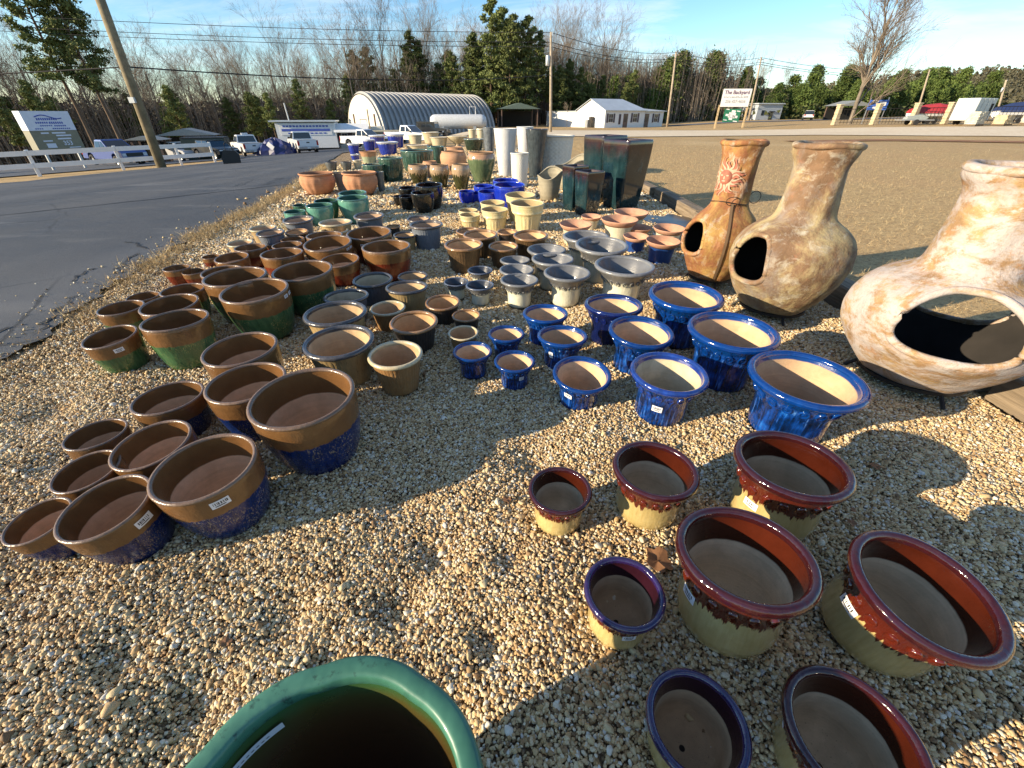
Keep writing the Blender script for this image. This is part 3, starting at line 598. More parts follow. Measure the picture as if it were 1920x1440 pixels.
simple('vased', 3.8, VASE_O, 1.0, [(0.3, (0.02, 0.025, 0.03)), (0.6, (0.08, 0.10, 0.11)), (0.8, (0.22, 0.26, 0.26))], [(0.3, (0.02, 0.02, 0.026)), (0.7, (0.05, 0.05, 0.06))], (0.05, 0.05, 0.05), rough=0.2, coat=0.6, name='vase', rz=0.985, ra=0.035, streak=((0.015, 0.018, 0.025), 0.55, 0.7))
simple('bask', 1.8, [(0, .004), (.72, 0), (.78, .01)] + [(.80 + .13 * i / 40, .02 + .87 * i / 40) for i in range(41)] + [(.95, .91), (.96, .95)], 1.0, [(0.3, (0.50, 0.48, 0.42)), (0.7, (0.68, 0.66, 0.60))], [(0.3, (0.5, 0.48, 0.42)), (0.7, (0.66, 0.64, 0.58))], (0.2, 0.18, 0.15), rough=0.6, coat=0.05, name='woven_planter')
TYPES['bask']['n'] = 96

def unit_meshes(key):
    T = TYPES[key]
    if 'meshes' in T: return T['meshes']
    k, n = T['k'], T['n']
    ro = T['ribs']
    def fn(r, z, t):
        h = z / k
        if key == 'bask' and 0.03 < h < 0.88: return r * (1 + 0.03 * math.cos(24 * t) * math.cos(h * 2 * math.pi * 10)), z
        if ro and ro[2] < h < ro[3] and r > 0.3:
            w = min(1, (h - ro[2]) / 0.08, (ro[3] - h) / 0.08)
            a = abs(math.cos(ro[0] * t / 2)) if ro[0] < 30 else 0.5 + 0.5 * math.cos(ro[0] * t)
            return r * (1 - ro[1] * w * (1 - a)), z
        return r, z
    nn = max(n, ro[0] * 4 if ro and ro[0] < 30 else (ro[0] * 3 if ro else n))
    # densify the profile
    P = T['outer']; Q = [P[0]]
    for a, b in zip(P, P[1:]):
        m = max(1, int(abs(b[1] - a[1]) / 0.07))
        for i in range(1, m + 1): Q.append((a[0] + (b[0] - a[0]) * i / m, a[1] + (b[1] - a[1]) * i / m))
    body = MB().lathe([(r, h * k) for r, h in Q], nn, fn).mesh('body', T['mb'], True)
    rim = MB().lathe(T['rim'], max(n, 48), None, True).mesh('rim', T['mr'], True)
    inn = MB().lathe([(r, h * k) for r, h in T['inner']], n).mesh('interior', T['mi'], True)
    med = None
    if T['med']:
        r0, h0, s = T['med']; b = MB(); cnt = 18
        tilt = 0.55
        for i in range(cnt):
            a = 2 * math.pi * i / cnt; ca, sa = math.cos(a), math.sin(a)
            prof = [(0.0, 0.016), (0.45, 0.014), (0.72, 0.0), (0.86, 0.026), (1.0, 0.02), (1.12, -0.004)]
            V = []; F = []; m = 12
            rad = outer_r(T, h0)
            slope = (outer_r(T, h0 + .05) - outer_r(T, h0 - .05)) / (0.1 * k)
            for (q, d) in prof:
                for j in range(m):
                    u = 2 * math.pi * j / m; du, dz = math.cos(u) * q * s, math.sin(u) * q * s * 1.25
                    rr = math.sqrt(max(0.01, (rad + dz * slope) ** 2)) + d * 1.7
                    ang = a + du / rad
                    V.append((rr * math.cos(ang), rr * math.sin(ang), h0 * k + dz))
            for p in range(len(prof) - 1):
                for j in range(m):
                    F.append((p * m + j, (p + 1) * m + j, (p + 1) * m + (j + 1) % m, p * m + (j + 1) % m))
            b.add(V, F)
        med = b.mesh('medallion_band', T['mb'] if key[0] != 'U' else T['mr'], True)
    T['meshes'] = (body, rim, inn, med)
    return T['meshes']
def outer_r(T, h):
    P = T['outer'][1:]
    return float(np.interp(h, [p[1] for p in P], [p[0] for p in P]))
PAPER = plain('sticker_paper', (0.74, 0.75, 0.77), 0.6, var=0.04); INK = plain('sticker_ink', (0.03, 0.03, 0.035), 0.6)
def sticker_mesh(key, ang, h, w, hh, bars=True):
    T = TYPES[key]; k = T['k']; V = []; F = []; fm = []
    def pt(u, v, d):
        hz_ = h + v / k; r = outer_r(T, hz_) + 0.012 + d; a = ang + u / outer_r(T, h); return (r * math.cos(a), r * math.sin(a), hz_ * k)
    def patch(u0, u1, v0, v1, d, m, n=4):
        o = len(V)
        for i in range(n + 1):
            u = u0 + (u1 - u0) * i / n; V.append(pt(u, v0, d)); V.append(pt(u, v1, d))
        for i in range(n): F.append((o + 2 * i, o + 2 * i + 2, o + 2 * i + 3, o + 2 * i + 1)); fm.append(m)
    patch(-w, w, -hh, hh, 0, 0, 6)
    if bars:
        rr = random.Random(int(ang * 100)); u = -w * 0.72
        while u < w * 0.72:
            b = w * rr.choice((0.05, 0.08, 0.12)); patch(u, u + b, -hh * 0.15, hh * 0.62, 0.006, 1, 1); u += b + w * rr.choice((0.06, 0.09, 0.14))
        patch(-w * 0.6, w * 0.5, -hh * 0.62, -hh * 0.38, 0.006, 1, 2)
    return mesh_from('price_sticker', V, F, [PAPER, INK], False, fm)

# ------------------------------------------------------------------ pots: where they stand
POTS = {
 'cb': [('A1', -0.926, 1.542, 0.224, 0.076, -0.015, 1.62), ('A2', -1.155, 1.17, 0.181, 0.087, -0.029, 1.63), ('A3', -1.434, 1.035, 0.146, 0.15, -0.093, 1.63), ('A4', -1.514, 1.362, 0.148, 0.129, -0.052, 1.63), ('A5', -1.727, 1.25, 0.117, 0.129, -0.057, 1.63), ('A6', -1.716, 1.021, 0.103, 0.15, -0.084, 1.63), ('A7', -1.89, 1.46, 0.117, -0.017, 0.003, 1.63), ('A8', -1.716, 1.706, 0.155, -0.005, 0.001, 1.45), ('A9', -1.313, 1.743, 0.184, 0.042, -0.008, 1.63), ('A10', -1.516, 2.074, 0.192, 0.063, -0.011, 1.63)],
 'cg': [('A11', -2.146, 2.445, 0.184, -0.007, 0.001, 1.7), ('A12', -2.51, 2.368, 0.144, 0.123, -0.028, 1.7), ('A13', -2.836, 2.838, 0.143, 0.025, -0.003, 1.63), ('A14', -2.401, 2.77, 0.18, 0.073, -0.011, 1.63), ('A15', -2.961, 3.187, 0.112, 0.024, -0.003, 1.63), ('A16', -2.594, 3.156, 0.153, 0.016, -0.002, 1.63), ('A17', -1.841, 2.888, 0.225, 0.083, -0.011, 1.58), ('A18', -2.139, 3.162, 0.222, 0.041, -0.004, 1.63), ('A19', -2.507, 3.556, 0.165, 0.049, -0.005, 1.63), ('A20', -1.703, 3.361, 0.235, 0.067, -0.007, 1.48)],
 'cr': [('R1', -1.644, 3.997, 0.182, 0.123, -0.013, 1.35), ('R2', -1.245, 4.203, 0.235, 0.032, -0.002, 1.35), ('R3', -1.87, 4.358, 0.235, 0.131, -0.013, 1.35), ('R4', -1.567, 4.751, 0.241, 0.094, -0.006, 1.35), ('R5', -2.267, 4.143, 0.196, 0.024, -0.002, 1.35), ('R6', -2.46, 4.651, 0.157, 0.024, -0.002, 1.35), ('R7', -2.593, 5.056, 0.13, 0.023, -0.001, 1.35), ('R8', -2.863, 5.09, 0.085, 0.028, -0.002, 1.35), ('R9', -2.8, 4.195, 0.156, 0.114, -0.015, 1.35), ('R10', -3.256, 4.528, 0.088, 0.045, -0.004, 1.35), ('R11', -3.263, 4.011, 0.116, 0.003, -0, 1.35), ('R12', -3.077, 3.971, 0.101, 0.037, -0.004, 1.35), ('R13', -2.804, 4.539, 0.159, 0.002, -0, 1.35), ('R14', -2.123, 4.867, 0.195, 0.004, -0, 1.35)],
 'U': [('U1', -0.246, 2.296, 0.122, 0.049, -0.002, 1.42), ('U2', 0.016, 2.175, 0.122, 0.069, 0, 1.42), ('U3', -0.038, 2.532, 0.124, 0.008, -0, 1.42), ('U4', 0.237, 2.751, 0.162, -0.001, -0, 1.42), ('U5', 0.322, 2.388, 0.162, -0.05, -0.001, 1.42), ('U6', 0.383, 1.983, 0.164, 0.15, 0.025, 1.3), ('U7', 0.718, 2.771, 0.204, -0.011, -0.001, 1.42), ('U8', 0.803, 2.376, 0.199, 0.098, 0.011, 1.42), ('U9', 0.819, 1.868, 0.201, 0.05, 0.007, 1.42), ('U10', 1.212, 2.786, 0.254, 0.052, 0.005, 1.42), ('U11', 1.293, 2.226, 0.252, 0.037, 0.005, 1.42), ('U12', 1.447, 1.744, 0.265, 0.039, 0.007, 1.25)],
 'V': [('V1', 0.187, 1.135, 0.123, 0.017, 0.001, 1.55), ('V2', 0.56, 1.187, 0.163, 0.013, 0.002, 1.55), ('V3', 1.063, 1.152, 0.2, -0.031, -0.006, 1.55), ('V4', 0.695, 0.734, 0.193, -0.102, -0.02, 1.7), ('V5', 0.34, 0.719, 0.121, 0.021, 0.005, 1.65), ('V6', 1.143, 0.7, 0.191, 0.15, 0.105, 1.55), ('V7', 0.445, 0.396, 0.12, 0, 0, 1.55), ('V8', 0.78, 0.359, 0.147, 0, 0, 1.55)],
 'G': [('G1', 0.963, 3.553, 0.256, 0.041, 0.002, 1.3), ('G2', 0.856, 4.091, 0.256, 0.084, 0.004, 1.45), ('G3', 0.771, 4.49, 0.242, 0.018, 0, 1.45), ('G4', 0.469, 3.492, 0.198, 0.042, 0.001, 1.45), ('G5', 0.381, 3.889, 0.198, 0.01, 0, 1.45), ('G6', 0.345, 4.224, 0.196, 0.033, 0, 1.45), ('G7', 0.063, 3.446, 0.163, 0.013, 0, 1.45), ('G8', 0.043, 3.739, 0.16, 0.028, 0, 1.45), ('G9', 0.031, 4.07, 0.151, -0.023, -0, 1.45), ('G10', -0.277, 3.482, 0.122, 0.036, -0.001, 1.45), ('G11', -0.498, 3.616, 0.11, 0.046, -0.001, 1.45), ('G12', -0.302, 3.896, 0.121, 0.026, -0, 1.45)],
 'D': [('D1', -1.032, 2.235, 0.207, 0.058, -0.007, 1.35), ('D2', -1.201, 2.64, 0.209, 0.008, -0.001, 1.35), ('D3', -1.288, 3.073, 0.171, -0.053, 0.003, 1.35), ('D4', -1.195, 3.495, 0.167, 0.076, -0.006, 1.35), ('D5', -0.862, 3.283, 0.17, -0.041, 0.002, 1.35), ('D6', -0.901, 3.694, 0.137, 0.007, -0, 1.35), ('D7', -0.942, 2.967, 0.134, 0.039, -0.003, 1.35), ('D8', -0.672, 2.637, 0.164, 0.086, -0.007, 1.35), ('D9', -0.54, 3.087, 0.136, 0.111, -0.006, 1.35), ('D10', -0.343, 2.904, 0.108, 0.04, -0.001, 1.35), ('D11', -0.338, 2.619, 0.105, 0.078, -0.003, 1.35), ('D12', -0.681, 2.143, 0.159, 0.053, -0.005, 1.5)],
 'C': [('C1', -3.069, 4.816, 0.139, 0.054, -0.005, 1.4), ('C2', -3.114, 5.428, 0.159, 0.041, -0.003, 1.4), ('C6', -2.211, 5.475, 0.201, 0.012, -0.001, 1.4), ('C8', -2.162, 5.273, 0.162, 0.018, -0.001, 1.4)],
 'Cg': [('C3', -2.883, 5.162, 0.159, 0.07, -0.011, 1.45), ('C4', -2.765, 5.685, 0.19, 0.07, -0.016, 1.45), ('C7', -1.9, 5.862, 0.2, 0.07, -0.006, 1.45), ('C9', -1.261, 5.939, 0.161, 0.049, -0.002, 1.45), ('C10', -1.045, 5.309, 0.202, 0.027, -0.001, 1.45), ('C12', -1.285, 5.173, 0.139, 0.034, -0.001, 1.45), ('C5', -2.654, 5.336, 0.137, 0.07, -0.009, 1.45), ('C11', -1.604, 5.872, 0.099, 0.07, -0.005, 1.45)],
 'T': [('T1', -2.41, 6.827, 0.228, 0.055, -0.002, 1.55), ('T2', -2.579, 7.34, 0.224, 0.07, -0.003, 1.55), ('T3', -2.835, 6.566, 0.188, 0.042, -0.002, 1.55), ('T4', -3.149, 6.424, 0.148, 0.062, -0.004, 1.55)],
 'Td': [('T5', -3.492, 7.329, 0.103, 0.048, -0.003, 1.55), ('T6', -2.909, 7.016, 0.181, 0.046, -0.002, 1.55)],
 'K': [('K1', -1.48, 7.505, 0.188, 0.07, -0.006, 1.75), ('K2', -1.418, 7.839, 0.231, 0.07, -0.008, 1.75), ('K3', -1.828, 7.818, 0.127, 0.07, -0.003, 1.75), ('K4', -1.917, 8.371, 0.162, 0.07, -0.003, 1.75), ('K5', -2.052, 8.167, 0.098, 0.056, -0.002, 1.75)],
 'B': [('B1', -0.834, 8.365, 0.148, 0.045, -0.001, 1.5), ('B2', -0.71, 8.44, 0.117, 0.054, -0.001, 1.5), ('B3', -0.402, 7.892, 0.192, 0.07, -0.001, 1.5), ('B4', -0.536, 8.612, 0.188, 0.063, -0, 1.5), ('B5', -0.045, 7.788, 0.273, 0.07, -0, 1.5), ('B6', -0.121, 8.716, 0.243, 0.059, -0, 1.5)],
 'Y': [('Y1', -0.645, 6.518, 0.145, 0.039, -0.001, 1.6), ('Y2', -0.586, 6.155, 0.149, 0.039, -0.001, 1.6), ('Y3', -0.292, 6.743, 0.189, 0.06, -0, 1.6), ('Y4', -0.241, 6.187, 0.19, 0.041, -0, 1.6), ('Y5', 0.13, 6.932, 0.238, 0.066, 0, 1.6), ('Y6', 0.21, 6.213, 0.24, 0.061, 0, 1.6)],
 'M': [('M1', -0.499, 4.403, 0.201, 0.07, -0.003, 1.45), ('M2', -0.093, 4.527, 0.164, 0.07, -0.001, 1.45), ('M3', 0.207, 4.814, 0.197, 0.07, 0.001, 1.45), ('M4', -0.356, 4.86, 0.195, 0.062, -0.001, 1.45), ('M5', -0.526, 5.27, 0.155, 0.07, -0.003, 1.45), ('M6', -0.06, 5.394, 0.128, 0.066, -0, 1.45)],
 'Pc': [('P1', 0.798, 5.483, 0.201, 0.07, 0.003, 1.3), ('P2', 1.133, 6.306, 0.147, 0.07, 0.003, 1.3), ('P3', 1.36, 5.546, 0.234, 0.027, 0.001, 1.3), ('P4', 1.623, 6.029, 0.23, 0.052, 0.002, 1.3), ('P5', 1.618, 5.55, 0.157, 0.07, 0.004, 1.3), ('P7', 1.922, 5.311, 0.192, 0.07, 0.006, 1.3)],
 'Pb': [('P6', 1.468, 5.087, 0.152, 0.068, 0.004, 1.35), ('P8', 1.657, 4.698, 0.186, 0.07, 0.012, 1.35)],
}
FARP = [
 ('pump', -3.989, 9.431, 0.347, 0.412),
 ('pump', -3.088, 9.363, 0.344, 0.429),
 ('weath', -3.665, 9.868, 0.144, 0.378),
 ('greyg', -2.753, 9.619, 0.091, 0.419),
 ('bowl', -5.335, 13.832, 0.177, 0.255),
 ('bowl', -4.904, 13.879, 0.157, 0.245),
 ('cream', -4.651, 14.117, 0.137, 0.266),
 ('terrag', -4.847, 16.021, 0.293, 0.38),
 ('dgr', -3.316, 11.169, 0.257, 0.408),
 ('dgr', -2.965, 11.477, 0.302, 0.53),
 ('dgr', -2.695, 13.466, 0.473, 0.563),
 ('dgr', -2.491, 15.576, 0.283, 0.54),
 ('cream', -3.978, 20.039, 0.471, 0.347),
 ('bw', -7.285, 21.968, 0.267, 0.447),
 ('bw', -5.623, 16.949, 0.164, 0.25),
 ('bw', -7.188, 24.126, 0.32, 0.534),
 ('bw', -5.129, 19.738, 0.456, 0.498),
 ('bw', -5.819, 24.127, 0.452, 0.663),
 ('bw', -9.439, 33.798, 0.573, 0.797),
 ('cream', -5.146, 25.702, 0.389, 0.539),
 ('cream', -4.756, 28.343, 0.522, 0.589),
 ('cream', -3.634, 23.967, 0.458, 0.473),
 ('pedes', -2.709, 24, 0.512, 0.516),
 ('cream', -2.392, 29.16, 0.254, 0.704),
 ('cream', -1.451, 22.701, 0.21, 0.854),
 ('dgl', -1.736, 21.828, 0.457, 0.491),
 ('terra', -1.589, 12.783, 0.355, 0.585),
 ('terra', -1.878, 15.593, 0.311, 0.522),
 ('jar', -2.216, 10.978, 0.239, 0.426),
 ('jar', -1.617, 10.376, 0.222, 0.48),
 ('jar', -1.117, 10.131, 0.206, 0.513),
 ('terra', -2.123, 12.126, 0.197, 0.404),
 ('jarg', -0.735, 11.304, 0.329, 0.667),
 ('vasew', -0.169, 12.41, 0.305, 1.12),
 ('vasew', 0.382, 14.294, 0.257, 1.121),
 ('vaseg', -0.63, 13.282, 0.166, 1.129),
 ('vased', 0.63, 12.401, 0.291, 1.109),
 ('bask', 1.161, 13.132, 0.539, 0.946),
 ('bask', 0.171, 10.53, 0.207, 0.703)
]
# which of each set differs in glaze from its neighbours
SWAP = {'U7': 'Un', 'U9': 'Uc', 'V5': 'Vn', 'V7': 'Vn', 'G10': 'Gn', 'G11': 'Gn', 'G12': 'Gn', 'D12': 'Dc', 'D7': 'Dc', 'D11': 'Dc', 'D4': 'Dg', 'D3': 'Dg', 'D8': 'Dn', 'D9': 'Dn', 'D10': 'Dn', 'C12': 'D', 'C11': 'Dn', 'C5': 'Dn', 'M6': 'Dn'}
STICK = {'A2': [(-4, .83, .17, .085)], 'A3': [(22, .80, .2, .1)], 'A12': [(2, .82, .17, .08)], 'A17': [(52, .88, .09, .05), (68, .88, .09, .05)], 'R3': [(48, .87, .09, .05), (62, .87, .09, .05)], 'R4': [(-22, .8, .09, .05), (-8, .8, .09, .05)],
         'U2': [(28, .52, .12, .11)], 'U5': [(-34, .55, .09, .13)], 'U6': [(-32, .55, .15, .11)], 'U9': [(-6, .44, .13, .09)], 'V3': [(-24, .46, .14, .08)], 'V4': [(-38, .5, .15, .085)], 'V5': [(30, .5, .17, .09)], 'V6': [(-34, .52, .17, .085)], 'V8': [(-62, .55, .17, .085)]}
DESC = {'cb': ('copper-banded cobalt blue planter', 'copper banded blue planters'), 'cg': ('copper-banded mottled green planter', 'copper banded green planters'), 'cr': ('copper-banded rust red planter', 'copper banded red planters'),
        'U': ('glossy cobalt blue drip-glazed planter', 'cobalt blue ring-band planters'), 'Un': ('near-black navy glazed planter', 'cobalt blue ring-band planters'), 'Uc': ('cobalt blue drip-glazed planter with cream inside', 'cobalt blue ring-band planters'),
        'V': ('burgundy-rimmed cream drip-glazed planter', 'burgundy rimmed planters'), 'Vn': ('dark plum-rimmed glazed planter', 'burgundy rimmed planters'), 'G': ('pewter-rimmed cream planter with flared lip', 'pewter rimmed cream planters'), 'Gn': ('slate-blue-rimmed cream planter', 'pewter rimmed cream planters'),
        'D': ('ribbed tan planter with dark lip', 'ribbed flared planters'), 'Dc': ('ribbed brown planter with cream lip', 'ribbed flared planters'), 'Dg': ('ribbed slate grey planter', 'ribbed flared planters'), 'Dn': ('ribbed near-black planter with brown lip', 'ribbed flared planters'),
        'M': ('ribbed dark brown planter with tan lip', 'ribbed brown planters'), 'C': ('tan planter with cream lip', 'cream lipped planters'), 'Cg': ('blue-grey planter with brown lip', 'blue grey planters'), 'T': ('glossy turquoise planter', 'turquoise planters'), 'Td': ('glossy dark green planter', 'turquoise planters'),
        'K': ('glossy black planter', 'black planters'), 'B': ('smooth royal blue planter', 'royal blue planters'), 'Y': ('fluted butter yellow planter', 'fluted yellow planters'), 'Pc': ('cream planter with flared terracotta lip', 'terracotta lipped planters'), 'Pb': ('blue planter with flared terracotta lip', 'terracotta lipped planters'),
        'pump': ('lobed terracotta bowl planter', 'lobed terracotta planters'), 'weath': ('weathered pale clay pot', 'weathered pots'), 'greyg': ('streaked grey-green pot', 'weathered pots'), 'bowl': ('dark grey glazed bowl planter', 'dark bowl planters'), 'cream': ('cream glazed planter', 'cream planters at the back'), 'pedes': ('cream pedestal urn', None),
        'terrag': ('terracotta planter glazed green below', None), 'dgr': ('ridged dark green planter', 'ridged green planters'), 'bw': ('cobalt blue planter with thick white lip', 'white lipped blue planters'), 'dgl': ('black-green glazed planter', None), 'terra': ('round terracotta jar', 'terracotta jars'), 'jar': ('olive glazed jar with bare clay shoulder', 'olive glazed jars'), 'jarg': ('large sage green jar with clay shoulder', None),
        'vasew': ('tall white tapered vase', 'tall tapered vases'), 'vaseg': ('tall grey streaked vase', 'tall tapered vases'), 'vased': ('tall dark streaked vase', 'tall tapered vases'), 'bask': ('woven white planter', 'woven white planters')}
SPOTS = []      # (id, type, x, y, R, tiltx, tilty, zscale)
for base_t, rows in POTS.items():
    for (nm, x, y, r, ax, ay, kk) in rows:
        t = SWAP.get(nm, base_t); SPOTS.append((nm, t, x, y, r, ax * 0.8, ay * 0.8, kk / TYPES[t]['k']))
for i, (t, x, y, r, h) in enumerate(FARP):
    if t in TYPES: SPOTS.append(('F%d' % i, t, x, y, r, 0, 0, h / (TYPES[t]['k'] * r)))
GREEN_POT = (-0.296, 0.136, 0.268, 0.5)
POTBASE = [(x, y, r * 0.68) for (_, _, x, y, r, _, _, _) in SPOTS] + [(GREEN_POT[0], GREEN_POT[1], 0.2)]
def nearest_other(i):
    _, t, x, y = SPOTS[i][:4]; best = None
    g = DESC[t][1] or t
    for j, s in enumerate(SPOTS):
        if (DESC[s[1]][1] or s[1]) == g: continue
        d = math.hypot(s[2] - x, s[3] - y)
        if best is None or d < best[0]: best = (d, s[1])
    return best
group_rows = {}
for s in SPOTS: group_rows.setdefault(DESC[s[1]][0], []).append(s[4])
def pot_label(i):
    nm, t, x, y, r = SPOTS[i][:5]; d, g = DESC[t]; rs = sorted(group_rows[d], reverse=True)
    size = ''
    if len(rs) > 1:
        if r == rs[0]: size = 'biggest '
        elif r == rs[-1]: size = 'tiniest '
        else: size = 'large ' if r > (rs[0] + rs[-1]) / 2 else 'small '
    st = ' bearing barcode sticker' if nm in STICK else ''
    q = nearest_other(i); od = DESC[q[1]][0].split(' with ')[0]
    return (size + d + st + ', beside ' + od)
for i, (nm, t, x, y, r, ax, ay, zs) in enumerate(SPOTS):
    body, rim, inn, med = unit_meshes(t)
    e = thing(TYPES[t]['name'], pot_label(i), TYPES[t]['name'].replace('_', ' ').replace('woven ', ''), group=DESC[t][1])
    spin = 0.0 if nm in STICK else (i * 2.399) % 6.283
    e.location = (x, y, TZ(x, y) - 0.004)
    e.rotation_euler = (Matrix.Rotation(ay, 3, 'Y') @ Matrix.Rotation(ax, 3, 'X') @ Matrix.Rotation(spin, 3, 'Z')).to_euler()
    wob = 0.014 * math.sin(i * 12.9898)
    e.scale = (r * (1 + wob), r * (1 - wob), r * zs)
    for pn, me in (('body', body), ('rim', rim), ('interior', inn), ('medallion_band', med)):
        if me: obj(pn, me, e)
    for (da, h, w, hh) in STICK.get(nm, ()):
        obj('price_sticker', sticker_mesh(t, math.atan2(-y, -x) + R(da), h, w, hh), e)

# ---- the big green pot at the photographer's feet: scalloped thick lip, dark brown inside
gxp, gyp, gr, gh = GREEN_POT
GREEN_OUT = glaze('celadon_glaze', 1.0, [(0.3, (0.03, 0.12, 0.075)), (0.7, (0.075, 0.225, 0.15))], speck=(0.02, 0.06, 0.04), rough=0.42, coat=0.08, spk=(0.56, 0.66))
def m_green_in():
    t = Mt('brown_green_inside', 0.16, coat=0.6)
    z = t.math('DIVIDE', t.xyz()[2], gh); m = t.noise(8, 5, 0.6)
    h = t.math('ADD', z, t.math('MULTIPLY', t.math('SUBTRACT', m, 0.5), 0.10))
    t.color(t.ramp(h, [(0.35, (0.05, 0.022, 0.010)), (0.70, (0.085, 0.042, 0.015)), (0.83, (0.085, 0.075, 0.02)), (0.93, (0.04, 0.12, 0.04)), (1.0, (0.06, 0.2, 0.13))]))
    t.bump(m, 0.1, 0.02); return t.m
gp = thing('planter', 'large celadon green pot with scalloped lip and glossy dark brown inside', 'planter', (gxp, gyp, -0.004))
def scal(r, z, t):
    if r < 0.1: return r, z
    w = max(0.0, (z / gh - 0.55) / 0.45)
    return r * (1 + 0.030 * w * (abs(math.cos(4.0 * t + 0.4)) ** 0.6 - 0.6)), z
go_ = [(0.0, 0.004), (0.16, 0.0), (0.175, 0.01), (0.2, 0.1), (0.23, 0.22), (0.25, 0.34), (0.258, 0.43), (0.262, 0.462)]
MB().lathe(go_, 96, scal).build('body', GREEN_OUT, gp, True)
MB().lathe([(0.247 + 0.021 * math.copysign(abs(math.cos(q)) ** 0.55, math.cos(q)), 0.48 + 0.02 * math.copysign(abs(math.sin(q)) ** 0.6, math.sin(q))) for q in [2 * math.pi * i_ / 20 for i_ in range(20)]], 96, scal, True).build('rim', GREEN_OUT, gp, True)
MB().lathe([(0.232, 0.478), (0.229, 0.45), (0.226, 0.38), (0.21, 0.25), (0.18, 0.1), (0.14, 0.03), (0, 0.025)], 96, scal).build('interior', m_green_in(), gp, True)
def strip_sticker():
    V = []; F = []; fm = []
    def q(a0, a1, z0, z1, d, m, n):
        o = len(V)
        for i in range(n + 1):
            a = a0 + (a1 - a0) * i / n
            for z in (z0, z1): 
                rr = np.interp(z, [0.38, 0.45, 0.478], [0.226, 0.229, 0.232]) - 0.006 - d
                V.append((rr * math.cos(a), rr * math.sin(a), z))
        for i in range(n): F.append((o + 2 * i, o + 2 * i + 1, o + 2 * i + 3, o + 2 * i + 2)); fm.append(m)
    a0, a1 = R(128), R(161)
    q(a0, a1, 0.425, 0.443, 0, 0, 10)
    for k2, (f0, f1) in enumerate(((0.80, 0.84), (0.86, 0.88), (0.90, 0.94))): q(a0 + (a1 - a0) * f0, a0 + (a1 - a0) * f1, 0.429, 0.440, 0.001, 1, 1)
    for k2 in range(7): q(a0 + (a1 - a0) * (0.2 + 0.07 * k2), a0 + (a1 - a0) * (0.24 + 0.07 * k2), 0.432, 0.434, 0.001, 1, 1)
    return mesh_from('price_sticker', V, F, [PAPER, INK], False, fm)
obj('price_sticker', strip_sticker(), gp)

# ---- wavy-rimmed weathered stone planters
STONE = clay('weathered_stone', (0.36, 0.32, 0.23), 1.0, var=0.5)
for (x, y, r, h, a0, lab) in ((0.711, 8.683, 0.233, 0.47, 0.9, 'weathered stone planter with dipped wavy lip, streaked black low down'), (1.285, 10.3, 0.36, 0.50, 0.25, 'weathered stone shell planter with high swooping rim')):
    e = thing('stone_planter', lab, 'planter', (x, y, TZ(x, y)))
    amp = 0.07 if r < 0.3 else 0.12
    def wv(rr, z, t, h=h, a0=a0, amp=amp): 
        w = max(0.0, z / h) ** 1.5
        return rr * (1 + 0.16 * w * max(0, math.cos(t - a0)) ** 2), z + w * amp * (math.cos(t - a0) + 0.35 * math.sin(3 * (t - a0)))
    MB().lathe([(0, 0.003), (r * .6, 0), (r * .68, .02), (r * .8, h * .35), (r * .9, h * .7), (r * .98, h * .97), (r, h)], 48, wv).build('body', STONE, e, True)
    MB().lathe([(r * 1.0, h), (r * 1.03, h + .012), (r * .96, h + .022), (r * .90, h)], 48, wv, True).build('rim', STONE, e, True)
    MB().lathe([(r * .92, h * .99), (r * .82, h * .6), (r * .7, h * .2), (0, h * .15)], 48, wv).build('interior', STONE, e, True)

# ---- tall square teal planters
def m_teal():
    t = Mt('teal_flambe_glaze', 0.1, coat=0.8)
    v = t.vec((1, 1, 1), rnd=True); st = t.noise(1, 4, 0.6, t.vec((16, 16, 1.6), rnd=True)); m = t.noise(5, 5, 0.6, v)
    h = t.math('ADD', t.xyz()[2], t.math('MULTIPLY', t.math('SUBTRACT', st, 0.5), 0.5))
    low = t.ramp(t.math('ADD', t.math('MULTIPLY', m, .5), t.math('MULTIPLY', st, .5)), [(0.3, (0.004, 0.010, 0.013)), (0.55, (0.012, 0.034, 0.040)), (0.75, (0.045, 0.092, 0.098))])
    t.color(t.mix(t.mr(h, 0.70, 0.98, smooth=True), low, t.ramp(m, [(0.3, (0.012, 0.008, 0.009)), (0.7, (0.045, 0.018, 0.02))])))
    t.bump(st, 0.1, 0.02); return t.m
TEAL = m_teal(); TEALIN = plain('dark_inside', (0.06, 0.045, 0.045), 0.6)
def sq_ring(a, z, n=8, c=0.16):
    P = []
    for qx, qy, st in ((1, 1, 0), (-1, 1, 90), (-1, -1, 180), (1, -1, 270)):
        for i in range(n):
            t = R(st + 90 * i / (n - 1)); P.append((qx * a * (1 - c) + a * c * math.cos(t), qy * a * (1 - c) + a * c * math.sin(t), z))
    return P
def loft(b, rings):
    n = len(rings[0]); V = [p for r_ in rings for p in r_]; F = []
    for i in range(len(rings) - 1):
        for j in range(n): F.append((i * n + j, i * n + (j + 1) % n, (i + 1) * n + (j + 1) % n, (i + 1) * n + j))
    return b.add(V, F)
SQ = [(1.93, 7.98, 0.30, 1.06, 33, 'largest square teal glazed planter with purple-brown top'), (1.66, 8.55, 0.28, 1.10, 30, 'tall square teal planter standing behind the largest teal planter'),
      (1.235, 7.35, 0.175, 0.66, 30, 'short square teal planter with brown top, in front of its taller twins'), (1.06, 7.75, 0.165, 0.70, 32, 'short square teal planter nearest the weathered stone planter')]
